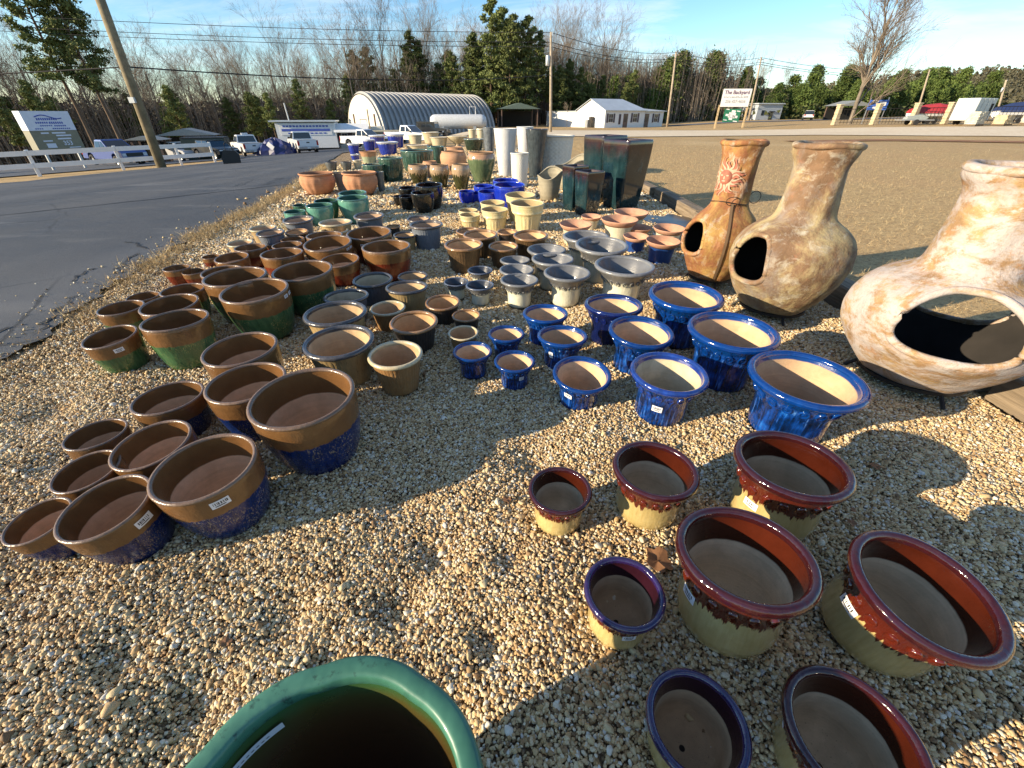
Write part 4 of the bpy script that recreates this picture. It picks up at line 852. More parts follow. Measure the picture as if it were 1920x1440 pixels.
for (x, y, a, h, rz, lab) in SQ:
    e = thing('square_planter', lab, 'planter', (x, y, TZ(x, y)), R(rz), 'square teal planters'); e.scale = (1, 1, h)
    loft(MB(), [sq_ring(a * f, z) for f, z in ((0.70, 0.0), (0.72, 0.01), (0.80, 0.18), (0.88, 0.42), (0.95, 0.68), (0.995, 0.90), (1.0, 0.965), (0.985, 0.99))]).build('body', TEAL, e, True)
    loft(MB(), [sq_ring(a * f, z) for f, z in ((0.985, 0.99), (0.96, 1.0), (0.90, 0.998), (0.885, 0.985))]).build('rim', TEAL, e, True)
    b = loft(MB(), [sq_ring(a * f, z) for f, z in ((0.885, 0.985), (0.87, 0.8), (0.75, 0.4), (0.6, 0.1))]); b.F.append(tuple(range(3 * 32, 4 * 32))); b.build('interior', TEALIN, e, True)
gravel()
grass()

# ------------------------------------------------------------------ chimineas
def m_chim(name, base, paints, sc=5.0, seed=0.0):
    t = Mt(name, 0.82, spec=0.3)
    mp = t.N.new('ShaderNodeMapping'); t.L.new(t.co, mp.inputs[0]); mp.inputs['Location'].default_value = (seed, seed * 2, seed * 3); v = mp.outputs[0]
    c = t.ramp(t.noise(sc, 7, 0.65, v), [(0.3, tuple(x * 0.6 for x in base)), (0.7, base)])
    for i, (pc, lo, hi, s_, amt, st) in enumerate(paints):
        m2 = t.N.new('ShaderNodeMapping'); t.L.new(v, m2.inputs[0]); m2.inputs['Location'].default_value = (5.1 * i + 2, 3, 7 * i); m2.inputs['Scale'].default_value = st
        c = t.mix(t.mr(t.noise(s_, 9, 0.72, m2.outputs[0], 0.4), lo, hi, 0, amt), c, pc)
    fine = t.noise(45, 4, 0.7, v)
    c = t.mix(t.mr(fine, 0.55, 0.75, 0, 0.35), c, tuple(x * 0.5 for x in base))
    t.color(c); t.bump(t.math('ADD', t.noise(14, 6, 0.7, v), t.math('MULTIPLY', fine, 0.3)), 0.55, 0.02)
    return t.m
SOOT = plain('soot', (0.02, 0.017, 0.015), 0.95, var=0.3)
IRON = plain('black_iron', (0.02, 0.018, 0.016), 0.6, 0.4)
def prof_r(prof, z): return float(np.interp(z, [p[0] for p in prof], [p[1] for p in prof]))
def smooth_prof(prof, n=96):
    zs = np.array([p[0] for p in prof]); rs = np.array([p[1] for p in prof]); zz2 = np.linspace(zs[0], zs[-1], n)
    r = np.interp(zz2, zs, rs)
    for _ in range(3): r[1:-1] = 0.25 * r[:-2] + 0.5 * r[1:-1] + 0.25 * r[2:]
    return list(zip(zz2, r))
def chiminea(lab, loc, prof, mat, mouths, lean=(0, 0), thick=0.032, rimr=0.03):
    e = thing('chiminea', lab, 'chiminea', loc, 0, 'clay chimineas'); e.rotation_euler = (lean[0], lean[1], 0)
    P = smooth_prof(prof); zt = P[-1][0]
    nt, nz = 168, 110
    def inside(t, z, grow=0.0):
        for (az, zc, hw, hh, p, pinch) in mouths:
            rr = prof_r(P, zc); u = ((t - az + math.pi) % (2 * math.pi) - math.pi) * rr; v = z - zc
            w = hw * (1 - pinch * v / hh)
            if abs(u) < hw * 2 and abs(v) < hh * 1.4:
                d = (abs(u) / w) ** p + (abs(v) / hh) ** p
                if d < 1: return True
        return False
    def bulge(t, z):
        b = 0.0
        for (az, zc, hw, hh, p, pinch) in mouths:
            rr = prof_r(P, zc); u = ((t - az + math.pi) % (2 * math.pi) - math.pi) * rr; v = z - zc
            d = math.sqrt((u / (hw * 1.55)) ** 2 + (v / (hh * 1.6)) ** 2); b += 0.055 * math.exp(-d ** 4)
        return b
    def shell(off):
        V = []; keep = {}; F = []
        for i in range(nz + 1):
            z = zt * i / nz
            for j in range(nt):
                t = 2 * math.pi * j / nt
                lump = 0.006 * math.sin(3 * t + 5 * z) + 0.004 * math.sin(7 * t - 9 * z)
                r = max(0.01, prof_r(P, z) + bulge(t, z) - off + lump); V.append([t, z, r])
        cell = [[not inside(2 * math.pi * (j + 0.5) / nt, zt * (i + 0.5) / nz) for j in range(nt)] for i in range(nz)]
        hole = set()
        for i in range(nz):
            for j in range(nt):
                q = (i * nt + j, i * nt + (j + 1) % nt, (i + 1) * nt + (j + 1) % nt, (i + 1) * nt + j)
                if cell[i][j]: F.append(q)
                else: hole.update(q)
        used = set(k2 for f in F for k2 in f)
        for k2 in hole & used:                      # pull the ragged boundary onto the smooth outline
            t, z, r = V[k2]
            for (az, zc, hw, hh, p, pinch) in mouths:
                rr = prof_r(P, zc); u = ((t - az + math.pi) % (2 * math.pi) - math.pi) * rr; v = z - zc
                if abs(u) > hw * 1.6 or abs(v) > hh * 1.5: continue
                w = hw * (1 - pinch * v / hh); d = ((abs(u) / w) ** p + (abs(v) / hh) ** p) ** (1 / p)
                if d > 0.2: u, v = u / d, v / d
                V[k2] = [az + u / rr, zc + v, prof_r(P, zc + v) + bulge(az + u / rr, zc + v) - off]
        return [(r * math.cos(t), r * math.sin(t), z) for t, z, r in V], F
    Vo, Fo = shell(0.0); MB().add(Vo, Fo).build('body', mat, e, True)
    Vi, Fi = shell(thick); b = MB().add(Vi, [f[::-1] for f in Fi]); b.F.append(tuple(range(nt))); b.build('interior', SOOT, e, True)
    MB().lathe([(prof_r(P, zt) - thick / 2 + rimr * math.cos(a), zt + rimr * 0.75 * math.sin(a)) for a in [2 * math.pi * q / 10 for q in range(10)]], 72, lambda r, z, t: (r + 0.004 * math.sin(5 * t), z + 0.004 * math.sin(3 * t + 1)), True).build('chimney_lip', mat, e, True)
    for (az, zc, hw, hh, p, pinch) in mouths:
        pts = []; rr = prof_r(P, zc)
        for q in range(57):
            a = 2 * math.pi * q / 56; ca, sa = math.cos(a), math.sin(a)
            v = hh * math.copysign(abs(sa) ** (2 / p), sa); w = hw * (1 - pinch * v / hh); u = w * math.copysign(abs(ca) ** (2 / p), ca)
            r = prof_r(P, zc + v) + bulge(az + u / rr, zc + v) - thick / 2
            pts.append((r * math.cos(az + u / rr), r * math.sin(az + u / rr), zc + v))
        MB().tube(pts, thick * 0.62, 10, False).build('mouth_lip', mat, e, True)
    b = MB().lathe([(prof_r(P, 0) + 0.012, 0.0), (prof_r(P, 0) + 0.012, -0.02), (prof_r(P, 0) - 0.02, -0.02), (prof_r(P, 0) - 0.02, 0.0)], 40, None, True)
    for q in range(3):
        a = 2 * math.pi * q / 3 + 0.4; b.tube([(prof_r(P, 0) * math.cos(a), prof_r(P, 0) * math.sin(a), -0.015), ((prof_r(P, 0) + .06) * math.cos(a), (prof_r(P, 0) + .06) * math.sin(a), -0.075)], 0.011, 6)
    b.build('stand', IRON, e)
    return e, P
CH1 = m_chim('rust_ochre_clay', (0.34, 0.145, 0.06), [((0.42, 0.27, 0.085), 0.46, 0.60, 3.5, 0.85, (1, 1, 0.8)), ((0.56, 0.48, 0.37), 0.54, 0.68, 8, 0.8, (1, 1, 0.6)), ((0.22, 0.08, 0.045), 0.55, 0.66, 5, 0.7, (1, 1, 1)), ((0.42, 0.2, 0.11), 0.58, 0.66, 9, 0.7, (1, 1, 1))], 6, 1.7)
CH2 = m_chim('ochre_washed_clay', (0.25, 0.15, 0.085), [((0.46, 0.37, 0.19), 0.46, 0.60, 3.2, 0.8, (1, 1, 0.7)), ((0.50, 0.46, 0.37), 0.53, 0.68, 8, 0.8, (1, 1, 1.4)), ((0.25, 0.215, 0.19), 0.50, 0.66, 4.0, 0.75, (1, 1, 0.8)), ((0.33, 0.15, 0.085), 0.58, 0.68, 7, 0.6, (1, 1, 1))], 7, 4.2)
CH3 = m_chim('whitewashed_clay', (0.36, 0.22, 0.11), [((0.43, 0.29, 0.13), 0.46, 0.6, 4.0, 0.8, (1, 1, 1.3)), ((0.46, 0.42, 0.40), 0.43, 0.56, 6.0, 0.85, (1, 1, 1.8)), ((0.46, 0.37, 0.33), 0.50, 0.62, 11, 0.65, (1, 1, 1.6)), ((0.38, 0.20, 0.095), 0.58, 0.66, 9, 0.8, (1, 1, 1.8)), ((0.54, 0.51, 0.48), 0.58, 0.69, 18, 0.7, (1, 1, 1.3))], 9, 8.8)
cz = 0.085
c1, P1 = chiminea('slim rust and ochre chiminea with sun face, bound by a strap', (1.94, 4.0, cz), [(0, .19), (.05, .22), (.15, .27), (.27, .308), (.38, .312), (.48, .285), (.55, .235), (.60, .185), (.635, .158), (.68, .146), (.85, .14), (1.0, .148), (1.07, .158), (1.10, .172), (1.12, .174)], CH1, [(math.atan2(-.40, -1), .385, .115, .145, 2.6, 0.10)])
c2, P2 = chiminea('ochre washed chiminea with broad flared chimney lip and arched mouth', (2.15, 3.25, cz), [(0, .23), (.05, .27), (.13, .335), (.25, .395), (.37, .418), (.48, .405), (.56, .365), (.62, .30), (.655, .24), (.675, .207), (.71, .19), (.85, .174), (1.0, .166), (1.05, .176), (1.09, .198), (1.14, .205)], CH2, [(math.atan2(-.42, -1), .42, .14, .165, 3.0, 0.18)], rimr=0.028)
c3, P3 = chiminea('whitewashed squat chiminea with wide oval mouth open right through', (2.46, 2.2, cz), [(0, .26), (.05, .31), (.14, .39), (.24, .45), (.33, .467), (.42, .458), (.50, .425), (.56, .36), (.59, .29), (.607, .248), (.64, .226), (.72, .215), (.85, .202), (.98, .196), (1.03, .215), (1.06, .238), (1.10, .24)], CH3, [(math.atan2(-1.0, -.62) - .09, .43, .24, .16, 2.9, 0.10), (math.atan2(.75, .9), .37, .26, .16, 2.4, 0.0)], rimr=0.03)
for c, fr in ((c1, 0.3), (c2, 0.9)): c.children
# sun face relief on the slim chiminea's neck
RED, CREAM = plain('faded_red_paint', (0.34, 0.12, 0.075), 0.8, var=0.3, scale=20), plain('cream_paint', (0.46, 0.32, 0.22), 0.8, var=0.2, scale=20)
def on_neck(P, az, zc, pts, d):
    out = []
    for u, v in pts:
        r = prof_r(P, zc + v) + d; out.append((r * math.cos(az + u / prof_r(P, zc)), r * math.sin(az + u / prof_r(P, zc)), zc + v))
    return out
faz, fz = math.atan2(-.62, -1), 0.87
for mat, w0, off, dd in ((RED, 0.020, 0.0, 0.008), (CREAM, 0.008, 0.5, 0.011)):
    b = MB()
    for i in range(18):
        a = 2 * math.pi * (i + off) / 18; pr = []; pl = []
        L0, L1 = 0.055, (0.155 if i % 2 else 0.125)
        for s_ in range(7):
            f = s_ / 6; rad = L0 + (L1 - L0) * f; aa = a + 0.16 * math.sin(f * 5 + i); w = w0 * (1 - f) + 0.0015
            pr.append((rad * math.cos(aa) - w * math.sin(aa), rad * math.sin(aa) + w * math.cos(aa))); pl.append((rad * math.cos(aa) + w * math.sin(aa), rad * math.sin(aa) - w * math.cos(aa)))
        V = on_neck(P1, faz, fz, pr + pl, dd); b.add(V, [(k2, k2 + 1, k2 + 8, k2 + 7) for k2 in range(6)])
    b.build('sun_rays', mat, c1)
b = MB()
for rr, dd in ((0.062, 0.006), (0.055, 0.014), (0.035, 0.022), (0.012, 0.026)):
    o = len(b.V); b.V += on_neck(P1, faz, fz, [(rr * 0.9 * math.cos(2 * math.pi * i / 20), rr * math.sin(2 * math.pi * i / 20)) for i in range(20)], dd)
    if o: b.F += [(o - 20 + i, o - 20 + (i + 1) % 20, o + (i + 1) % 20, o + i) for i in range(20)]
b.F.append(tuple(range(len(b.V) - 20, len(b.V))))
face = b.build('sun_face', RED, c1, True)
for (u, v, w, h) in ((-0.022, 0.014, 0.010, 0.006), (0.022, 0.014, 0.010, 0.006), (0.0, -0.028, 0.016, 0.005), (0.0, -0.004, 0.006, 0.014)):
    MB().add(on_neck(P1, faz, fz, [(u + w * math.cos(2 * math.pi * i / 10), v + h * math.sin(2 * math.pi * i / 10)) for i in range(10)], 0.026), [tuple(range(10))]).build('face_feature', CREAM, face)
# strap and wire round it
STRAP = plain('rusty_strap', (0.16, 0.10, 0.055), 0.7, 0.3)
saz = math.atan2(-1, -.28); V = []; F = []
zsn = [0.0 + 0.67 * i / 24 for i in range(25)]
for i, z in enumerate(zsn):
    r = prof_r(P1, z) + 0.016
    for s_ in (-1, 1): V.append((r * math.cos(saz + s_ * 0.011 / r), r * math.sin(saz + s_ * 0.011 / r), z))
    if i: F.append((2 * i - 2, 2 * i - 1, 2 * i + 1, 2 * i))
MB().add(V, F).build('strap', STRAP, c1)
pts = [((prof_r(P1, .67) + .008) * math.cos(a), (prof_r(P1, .67) + .008) * math.sin(a), .67 + 0.012 * math.sin(2 * a)) for a in [2 * math.pi * q / 40 for q in range(41)]]
MB().tube(pts, 0.004, 6).tube([(pts[0][0] + 0.06 + 0.05 * math.cos(a), pts[0][1] + 0.0, .70 + 0.05 * math.sin(a)) for a in [2 * math.pi * q / 16 for q in range(17)]], 0.003, 5).build('wire', IRON, c1)
MB().tube([((prof_r(P1, .70) + .02) * math.cos(saz) + 0.06 * math.cos(a), (prof_r(P1, .70) + .02) * math.sin(saz) , .69 + 0.035 * math.sin(a)) for a in [2 * math.pi * q / 20 for q in range(21)]], 0.003, 5).build('wire', IRON, c1)

# ------------------------------------------------------------------ timbers edging the bed
def m_timber():
    t = Mt('weathered_timber', 0.85, spec=0.25)
    g = t.noise(1.0, 6, 0.65, t.vec((26, 1.3, 26), rnd=True)); m = t.noise(2.5, 4, 0.6, t.vec((1, 1, 1), rnd=True))
    c = t.ramp(g, [(0.3, (0.10, 0.075, 0.05)), (0.55, (0.24, 0.185, 0.125)), (0.75, (0.34, 0.29, 0.22))])
    t.color(t.mix(t.mr(m, 0.5, 0.75, 0, 0.5), c, (0.17, 0.15, 0.13))); t.bump(g, 0.7, 0.02)
    return t.m
TIMBER = m_timber()
TL = [(-0.5, 2.06, 0.0, 'weathered timber ending below the whitewashed chiminea'), (2.12, 4.4, 0.012, 'weathered timber behind the whitewashed and ochre chimineas'), (4.46, 6.8, -0.01, 'weathered timber running on past the slim chiminea'), (6.88, 9.2, 0.02, 'weathered timber beside the largest teal planter'), (9.27, 11.6, -0.015, 'weathered timber beyond the teal planters')]
for i, (y0, y1, dx, lab) in enumerate(TL):
    b = MB(); b.box(-0.10, 0.10, 0, y1 - y0, -0.04, 0.155, bev=0.012)
    o = b.build('timber', TIMBER, None, loc=(2.93 + dx, y0, 0), rot=(0, 0, -dx * 0.8)); tag(o, lab, 'timber', 'timbers edging the gravel bed')
# dark pooled tarp by the timbers
b = MB(); n = 26; V = [(0, 0, 0.035)]; 
for rr, zz3 in ((0.5, 0.03), (1.0, 0.012)):
    for i in range(n):
        a = 2 * math.pi * i / n; q = rr * (1 + 0.25 * math.sin(3 * a) + 0.12 * math.sin(7 * a)); V.append((0.38 * q * math.cos(a), 0.75 * q * math.sin(a), zz3 + 0.004 * math.sin(5 * a + rr)))
F = [(0, 1 + i, 1 + (i + 1) % n) for i in range(n)] + [(1 + i, 1 + n + i, 1 + n + (i + 1) % n, 1 + (i + 1) % n) for i in range(n)]
o = MB().add(V, F).build('plastic_sheet', plain('wet_black_plastic', (0.012, 0.013, 0.016), 0.3), None, True, loc=(2.45, 6.65, 0.0)); tag(o, 'wet black plastic sheet lying behind the terracotta-lipped planters', 'plastic sheet')
# fallen leaves
LEAF = plain('dead_leaf', (0.24, 0.115, 0.05), 0.8, var=0.3, scale=30)
def leaf(x, y, s, rz, lab):
    pts = []
    for i in range(28):
        a = 2 * math.pi * i / 28; r = (0.62 + 0.22 * abs(math.sin(2.5 * a + 0.4)) + 0.05 * math.sin(9 * a)) * (1.15 if math.cos(a) > 0 else 0.9); pts.append((r * math.cos(a), r * math.sin(a), 0.10 * math.sin(3 * a) + 0.06))
    V = [(0, 0, 0)] + pts; F = [(0, 1 + i, 1 + (i + 1) % 28) for i in range(28)]
    b = MB().add([(v[0] * s, v[1] * s, v[2] * s) for v in V], F); b.tube([(0, 0, 0), (-1.1 * s, 0.1 * s, 0.02 * s)], 0.03 * s, 5)
    o = b.build('leaf', LEAF, None, loc=(x, y, 0.024), rot=(0.12, 0.1, rz)); tag(o, lab, 'leaf', 'dead leaves on the pebbles')
    o.modifiers.new('thick', 'SOLIDIFY').thickness = 0.0015
leaf(0.535, 0.93, 0.062, 0.5, 'large curled brown leaf lying against the biggest burgundy planter')
leaf(-0.02, 1.22, 0.022, 1.9, 'small tan leaf on the sunlit pebbles left of the smallest burgundy planter')
leaf(1.7, 1.42, 0.03, 2.6, 'dark leaf lying in the shade near the wide blue planter')
lr = random.Random(21)
for k2 in range(16):
    lx, ly = lr.uniform(-1.6, 2.2), lr.uniform(0.55, 3.2)
    if min(math.hypot(lx - q[0], ly - q[1]) - q[2] for q in POTBASE) > 0.06: leaf(lx, ly, lr.uniform(.012, .02), lr.uniform(0, 6), 'tiny crumpled dead leaf lying on the open pebbles')
leaf(0.75, 1.55, 0.025, 0.2, 'little curled leaf between the blue and burgundy planters')

# ------------------------------------------------------------------ poles, wires, fence, signs
WOOD_P = plain('pole_wood', (0.20, 0.165, 0.10), 0.9, var=0.35, scale=3, bump=0.3); WOOD_G = plain('grey_pole_wood', (0.33, 0.27, 0.20), 0.9, var=0.3, scale=3, bump=0.3)
WHITEP = plain('white_paint', (0.72, 0.72, 0.71), 0.5, var=0.06, scale=3); METAL = plain('galvanised', (0.42, 0.44, 0.46), 0.4, 0.6); BLACKM = plain('black_rubber', (0.018, 0.018, 0.02), 0.8)
def pole(lab, base, top, r0, r1, mat, arm=None, trans=False):
    e = thing('utility_pole', lab, 'utility pole', base, 0, 'utility poles'); d = Vector(top) - Vector(base)
    MB().tube([(0, 0, -0.5), d * 0.5, d], [r0, (r0 + r1) / 2, r1], 14).build('post', mat, e, True)
    if arm: MB().box(-arm / 2, arm / 2, -0.05, 0.05, d.z - 0.5, d.z - 0.38).build('crossarm', mat, e, loc=(d.x, d.y, 0))
    if trans:
        MB().lathe([(0, -0.45), (0.2, -0.45), (0.22, -0.4), (0.22, 0.35), (0.2, 0.42), (0, 0.45)], 16).build('transformer', METAL, e, True, loc=(d.x * .75 - 0.32, d.y * .75, d.z * 0.74))
    MB().tube([(0.12, -0.1, 0), (0.12, -0.1, 0.25)], 0.05, 8).build('insulator', METAL, e, loc=d * 0.97)
    return e
pl = pole('thick leaning greenish pole standing at the white rail fence', (-19.53, 26.0, -1.15), (-19.1, 26.0, 7.6), 0.24, 0.19, WOOD_P)
MB().box(-0.14, 0.14, -0.34, -0.2, 3.05, 3.3).build('meter_box', METAL, pl, loc=(0.12, 0, 0))
pole('grey pole with transformer in front of the white house', (4.31, 54, -0.3), (3.89, 54, 8.33), 0.16, 0.11, WOOD_G, None, True)
pole('bare pole between the white house and the shop sign', (27.93, 88, -0.5), (27.29, 88, 10.2), 0.2, 0.14, WOOD_G, 1.2)
pole('pole standing right behind the shop sign', (52.9, 110, 0.1), (52.1, 110, 11.5), 0.22, 0.15, WOOD_G, 1.4)
pole('pole behind the red covered boat', (106.2, 130, 1.0), (104.4, 130, 10.9), 0.24, 0.17, WOOD_G)
pole('pole with transformer behind the blue covered boat', (117.5, 120, 1.0), (115.3, 120, 8.2), 0.24, 0.17, WOOD_G, None, True)
def wire(P0, P1, sag, r, lab):
    P0, P1 = Vector(P0), Vector(P1); pts = [P0.lerp(P1, i / 20) - Vector((0, 0, sag * 4 * (i / 20) * (1 - i / 20))) for i in range(21)]
    o = MB().tube(pts, r, 5).build('power_line', BLACKM); tag(o, lab, 'power line', 'overhead power lines')
for k2, (dz, nm) in enumerate(((0, 'topmost'), (-0.75, 'middle'), (-1.1, 'lowest'))):
    wire((-60, 46, 9.3 + dz * 1.0), (3.9, 54, 8.3 + dz), 0.5, 0.022, nm + ' of three thin lines over the wood, ending at the transformer pole')
    wire((3.9, 54, 8.3 + dz), (27.3, 88, 10.1 + dz), 0.7, 0.028, nm + ' of three lines between the transformer pole and next pole')
    wire((27.3, 88, 10.1 + dz), (52.1, 110, 11.4 + dz), 0.7, 0.035, nm + ' of three lines leading to the pole behind the shop sign')
    wire((52.1, 110, 11.4 + dz), (104.4, 130, 10.8 + dz), 1.0, 0.045, nm + ' of three lines running on toward the hill')
wire((-55, 25, 2.6), (-19.2, 26, 3.4), 0.25, 0.028, 'thick black cable reaching the leaning pole from the sign side')
wire((-19.2, 26, 3.4), (3.95, 54, 4.9), 0.5, 0.03, 'thick black cable from the leaning pole to the transformer pole')
# white rail fence
FP = [(-27.6, 21.6), (-24.5, 24.0), (-22.0, 26.4), (-21.0, 29.8), (-20.2, 32.0)]
fe = thing('rail_fence', 'white two-rail board fence along the driveway', 'fence', (0, 0, 0))
for x, y in FP:
    z = TZ(x, y); MB().box(-0.07, 0.07, -0.07, 0.07, -0.2, 1.18, bev=0.01).build('post', WHITEP, fe, loc=(x, y, z), rot=(0, 0, 0.6))
for (a, c) in zip(FP, FP[1:]):
    d = Vector((c[0] - a[0], c[1] - a[1], TZ(*c) - TZ(*a))); n = Vector((d.y, -d.x, 0)).normalized() * 0.09
    for z0, z1 in ((0.36, 0.58), (0.92, 1.14)):
        p0 = Vector((a[0], a[1], TZ(*a))) + n; p1 = p0 + d; t = n.normalized() * 0.02
        V = [p0 + Vector((0, 0, z0)) - t, p1 + Vector((0, 0, z0)) - t, p1 + Vector((0, 0, z0)) + t, p0 + Vector((0, 0, z0)) + t, p0 + Vector((0, 0, z1)) - t, p1 + Vector((0, 0, z1)) - t, p1 + Vector((0, 0, z1)) + t, p0 + Vector((0, 0, z1)) + t]
        MB().add(V, [(3, 2, 1, 0), (4, 5, 6, 7), (0, 1, 5, 4), (1, 2, 6, 5), (2, 3, 7, 6), (3, 0, 4, 7)]).build('rail', WHITEP, fe)
def text_mesh(s, size, mat, ext=0.004):
    c = bpy.data.curves.new('lettering', 'FONT'); c.body = s; c.size = size; c.align_x = 'CENTER'; c.align_y = 'CENTER'; c.extrude = ext; c.resolution_u = 3; c.offset = size * 0.02
    o = bpy.data.objects.new('tmp', c); col.objects.link(o)
    dg = bpy.context.evaluated_depsgraph_get(); m = bpy.data.meshes.new_from_object(o.evaluated_get(dg)); bpy.data.objects.remove(o)
    m.materials.clear(); m.materials.append(mat); m.name = 'lettering'
    return m
PURP, GREYT, BLUET, GRNB, OLIVE = plain('plum_letters', (0.10, 0.03, 0.09), 0.6), plain('grey_letters', (0.35, 0.35, 0.36), 0.6), plain('blue_letters', (0.05, 0.09, 0.38), 0.6), plain('green_banner', (0.02, 0.17, 0.09), 0.6), plain('olive_board', (0.20, 0.19, 0.13), 0.6)
POSTW = plain('post_wood', (0.46, 0.34, 0.19), 0.8, var=0.2)
sg = thing('shop_sign', 'white board sign on two wooden posts, green banner hung below', 'sign', (31.9, 72, -0.25), R(-4))
for sx in (-1.98, 1.98): MB().box(sx - 0.1, sx + 0.1, -0.1, 0.1, -0.2, 4.7 if sx > 0 else 2.8).build('post', POSTW, sg)
bd = MB().box(-1.95, 1.95, -0.20, -0.12, 2.6, 4.72).build('board', WHITEP, sg)
obj('lettering', text_mesh('The Backyard', 0.62, PURP), bd, (0, -0.21, 4.28), (math.pi / 2, 0, 0))
obj('lettering', text_mesh('256-427-4656', 0.50, GREYT), bd, (0, -0.21, 3.22), (math.pi / 2, 0, 0))
random.seed(3)
for k2 in range(16): MB().box(-1.7 + k2 * 0.21, -1.7 + k2 * 0.21 + random.uniform(.08, .17), -0.212, -0.203, 3.66, 3.66 + random.uniform(.12, .22)).build('faint_lettering', GREYT, bd)
bn = MB().box(-1.15, 1.15, -0.16, -0.13, 0.75, 2.35).build('banner', GRNB, sg)
for (x0, z0, x1, z1) in ((-.5, 1.25, .5, 1.9), (-.9, 1.4, -.2, 1.65), (.1, 1.3, .85, 1.6), (-.3, 1.0, .2, 1.35), (-1.05, 2.15, -.6, 2.25), (.5, 2.1, 1.0, 2.22), (-1.0, .85, -.5, .95), (.4, .85, 1.0, .98), (-.2, 1.85, .35, 2.2)): 
    MB().box(x0, x1, -0.178, -0.165, z0, z1, Matrix.Translation((0, 0, 1.5)) @ Matrix.Rotation(0.12, 4, 'Y') @ Matrix.Translation((0, 0, -1.5))).build('banner_print', WHITEP, bn)
# boxed roadside sign on the left
ls = thing('box_sign', 'boxy white and olive roadside sign on two posts behind the fence', 'sign', (-34.1, 36, -2.1), R(66)); ls.scale = (.9, .9, .93)
for sx in (-1.1, 1.1): MB().box(sx - 0.08, sx + 0.08, -0.08, 0.08, -0.2, 1.6).build('post', METAL, ls)
SGW = plain('sign_white', (0.60, 0.64, 0.72), 0.5, var=0.05)
up = MB().box(-1.55, 1.55, -0.45, 0.6, 2.72, 4.0).build('upper_box', SGW, ls); lo = MB().box(-1.55, 1.55, -0.45, 0.6, 1.4, 2.70).build('lower_box', OLIVE, ls)
MB().tube([(-0.8 + 1.7 * i / 16, -0.465, 3.62 + 0.12 * math.sin(i / 16 * 5.6)) for i in range(17)], 0.035, 6).build('swoosh', BLUET, up)
for (x0, x1, z0, z1) in ((-.75, .55, 3.4, 3.55), (-.9, -.2, 3.18, 3.3), (-.05, .85, 3.16, 3.3), (-.7, .1, 3.0, 3.08), (.2, .9, 2.98, 3.08), (-1.1, -.6, 2.8, 2.88), (.0, 1.1, 2.8, 2.88)):
    x = x0
    while x < x1: MB().box(x, x + 0.09, -0.462, -0.452, z0, z1).build('print', BLUET, up); x += 0.135
for (x0, x1, z0, z1) in ((-.2, .7, 2.5, 2.6), (-.9, -.4, 2.5, 2.6), (.0, 1.0, 2.32, 2.42), (.0, .9, 2.1, 2.2), (-1.0, -.4, 1.98, 2.06), (-.9, -.3, 1.55, 1.85), (.5, 1.3, 1.5, 1.56)): MB().box(x0, x1, -0.462, -0.452, z0, z1).build('print', SGW, lo)
obj('lettering', text_mesh('353', 0.42, SGW), lo, (0.55, -0.458, 1.83), (math.pi / 2, 0, 0))

# ------------------------------------------------------------------ vehicles
GLASS = Mt('dark_car_glass', 0.05, coat=0.5).color((0.02, 0.025, 0.03)).m; TYRE = plain('tyre', (0.02, 0.02, 0.021), 0.85); RIMM = plain('wheel_rim', (0.38, 0.39, 0.4), 0.3, 0.7); TAIL = plain('tail_light', (0.42, 0.015, 0.012), 0.2, coat=0.6); CHROME = plain('chrome', (0.5, 0.51, 0.52), 0.2, 0.8); LAMP = plain('headlight', (0.6, 0.62, 0.64), 0.1, coat=0.6); BLK = plain('black_trim', (0.015, 0.015, 0.016), 0.5)
def car_paint(n, c): return Mt(n, 0.3, coat=0.6).color(c).m
CWHITE, CBLACK, CBLUE, CSILV = car_paint('white_car_paint', (0.72, 0.73, 0.74)), car_paint('black_car_paint', (0.015, 0.017, 0.02)), car_paint('blue_car_paint', (0.03, 0.07, 0.26)), car_paint('silver_car_paint', (0.4, 0.41, 0.43))
def wheels(e, xs, half, r, w=0.26):
    for x in xs:
        for s_ in (-1, 1):
            t = MB().lathe([(r * .62, -w / 2), (r * .93, -w / 2), (r, -w * .3), (r, w * .3), (r * .93, w / 2), (r * .62, w / 2)], 20, None, True).build('tyre', TYRE, e, True, loc=(x, s_ * half, r), rot=(math.pi / 2, 0, 0))
            MB().lathe([(0, -0.06), (r * .2, -0.08), (r * .5, -0.03), (r * .63, -0.1), (r * .63, 0.1), (r * .5, 0.03), (r * .2, 0.08), (0, 0.06)], 16).build('rim', RIMM, t, True)
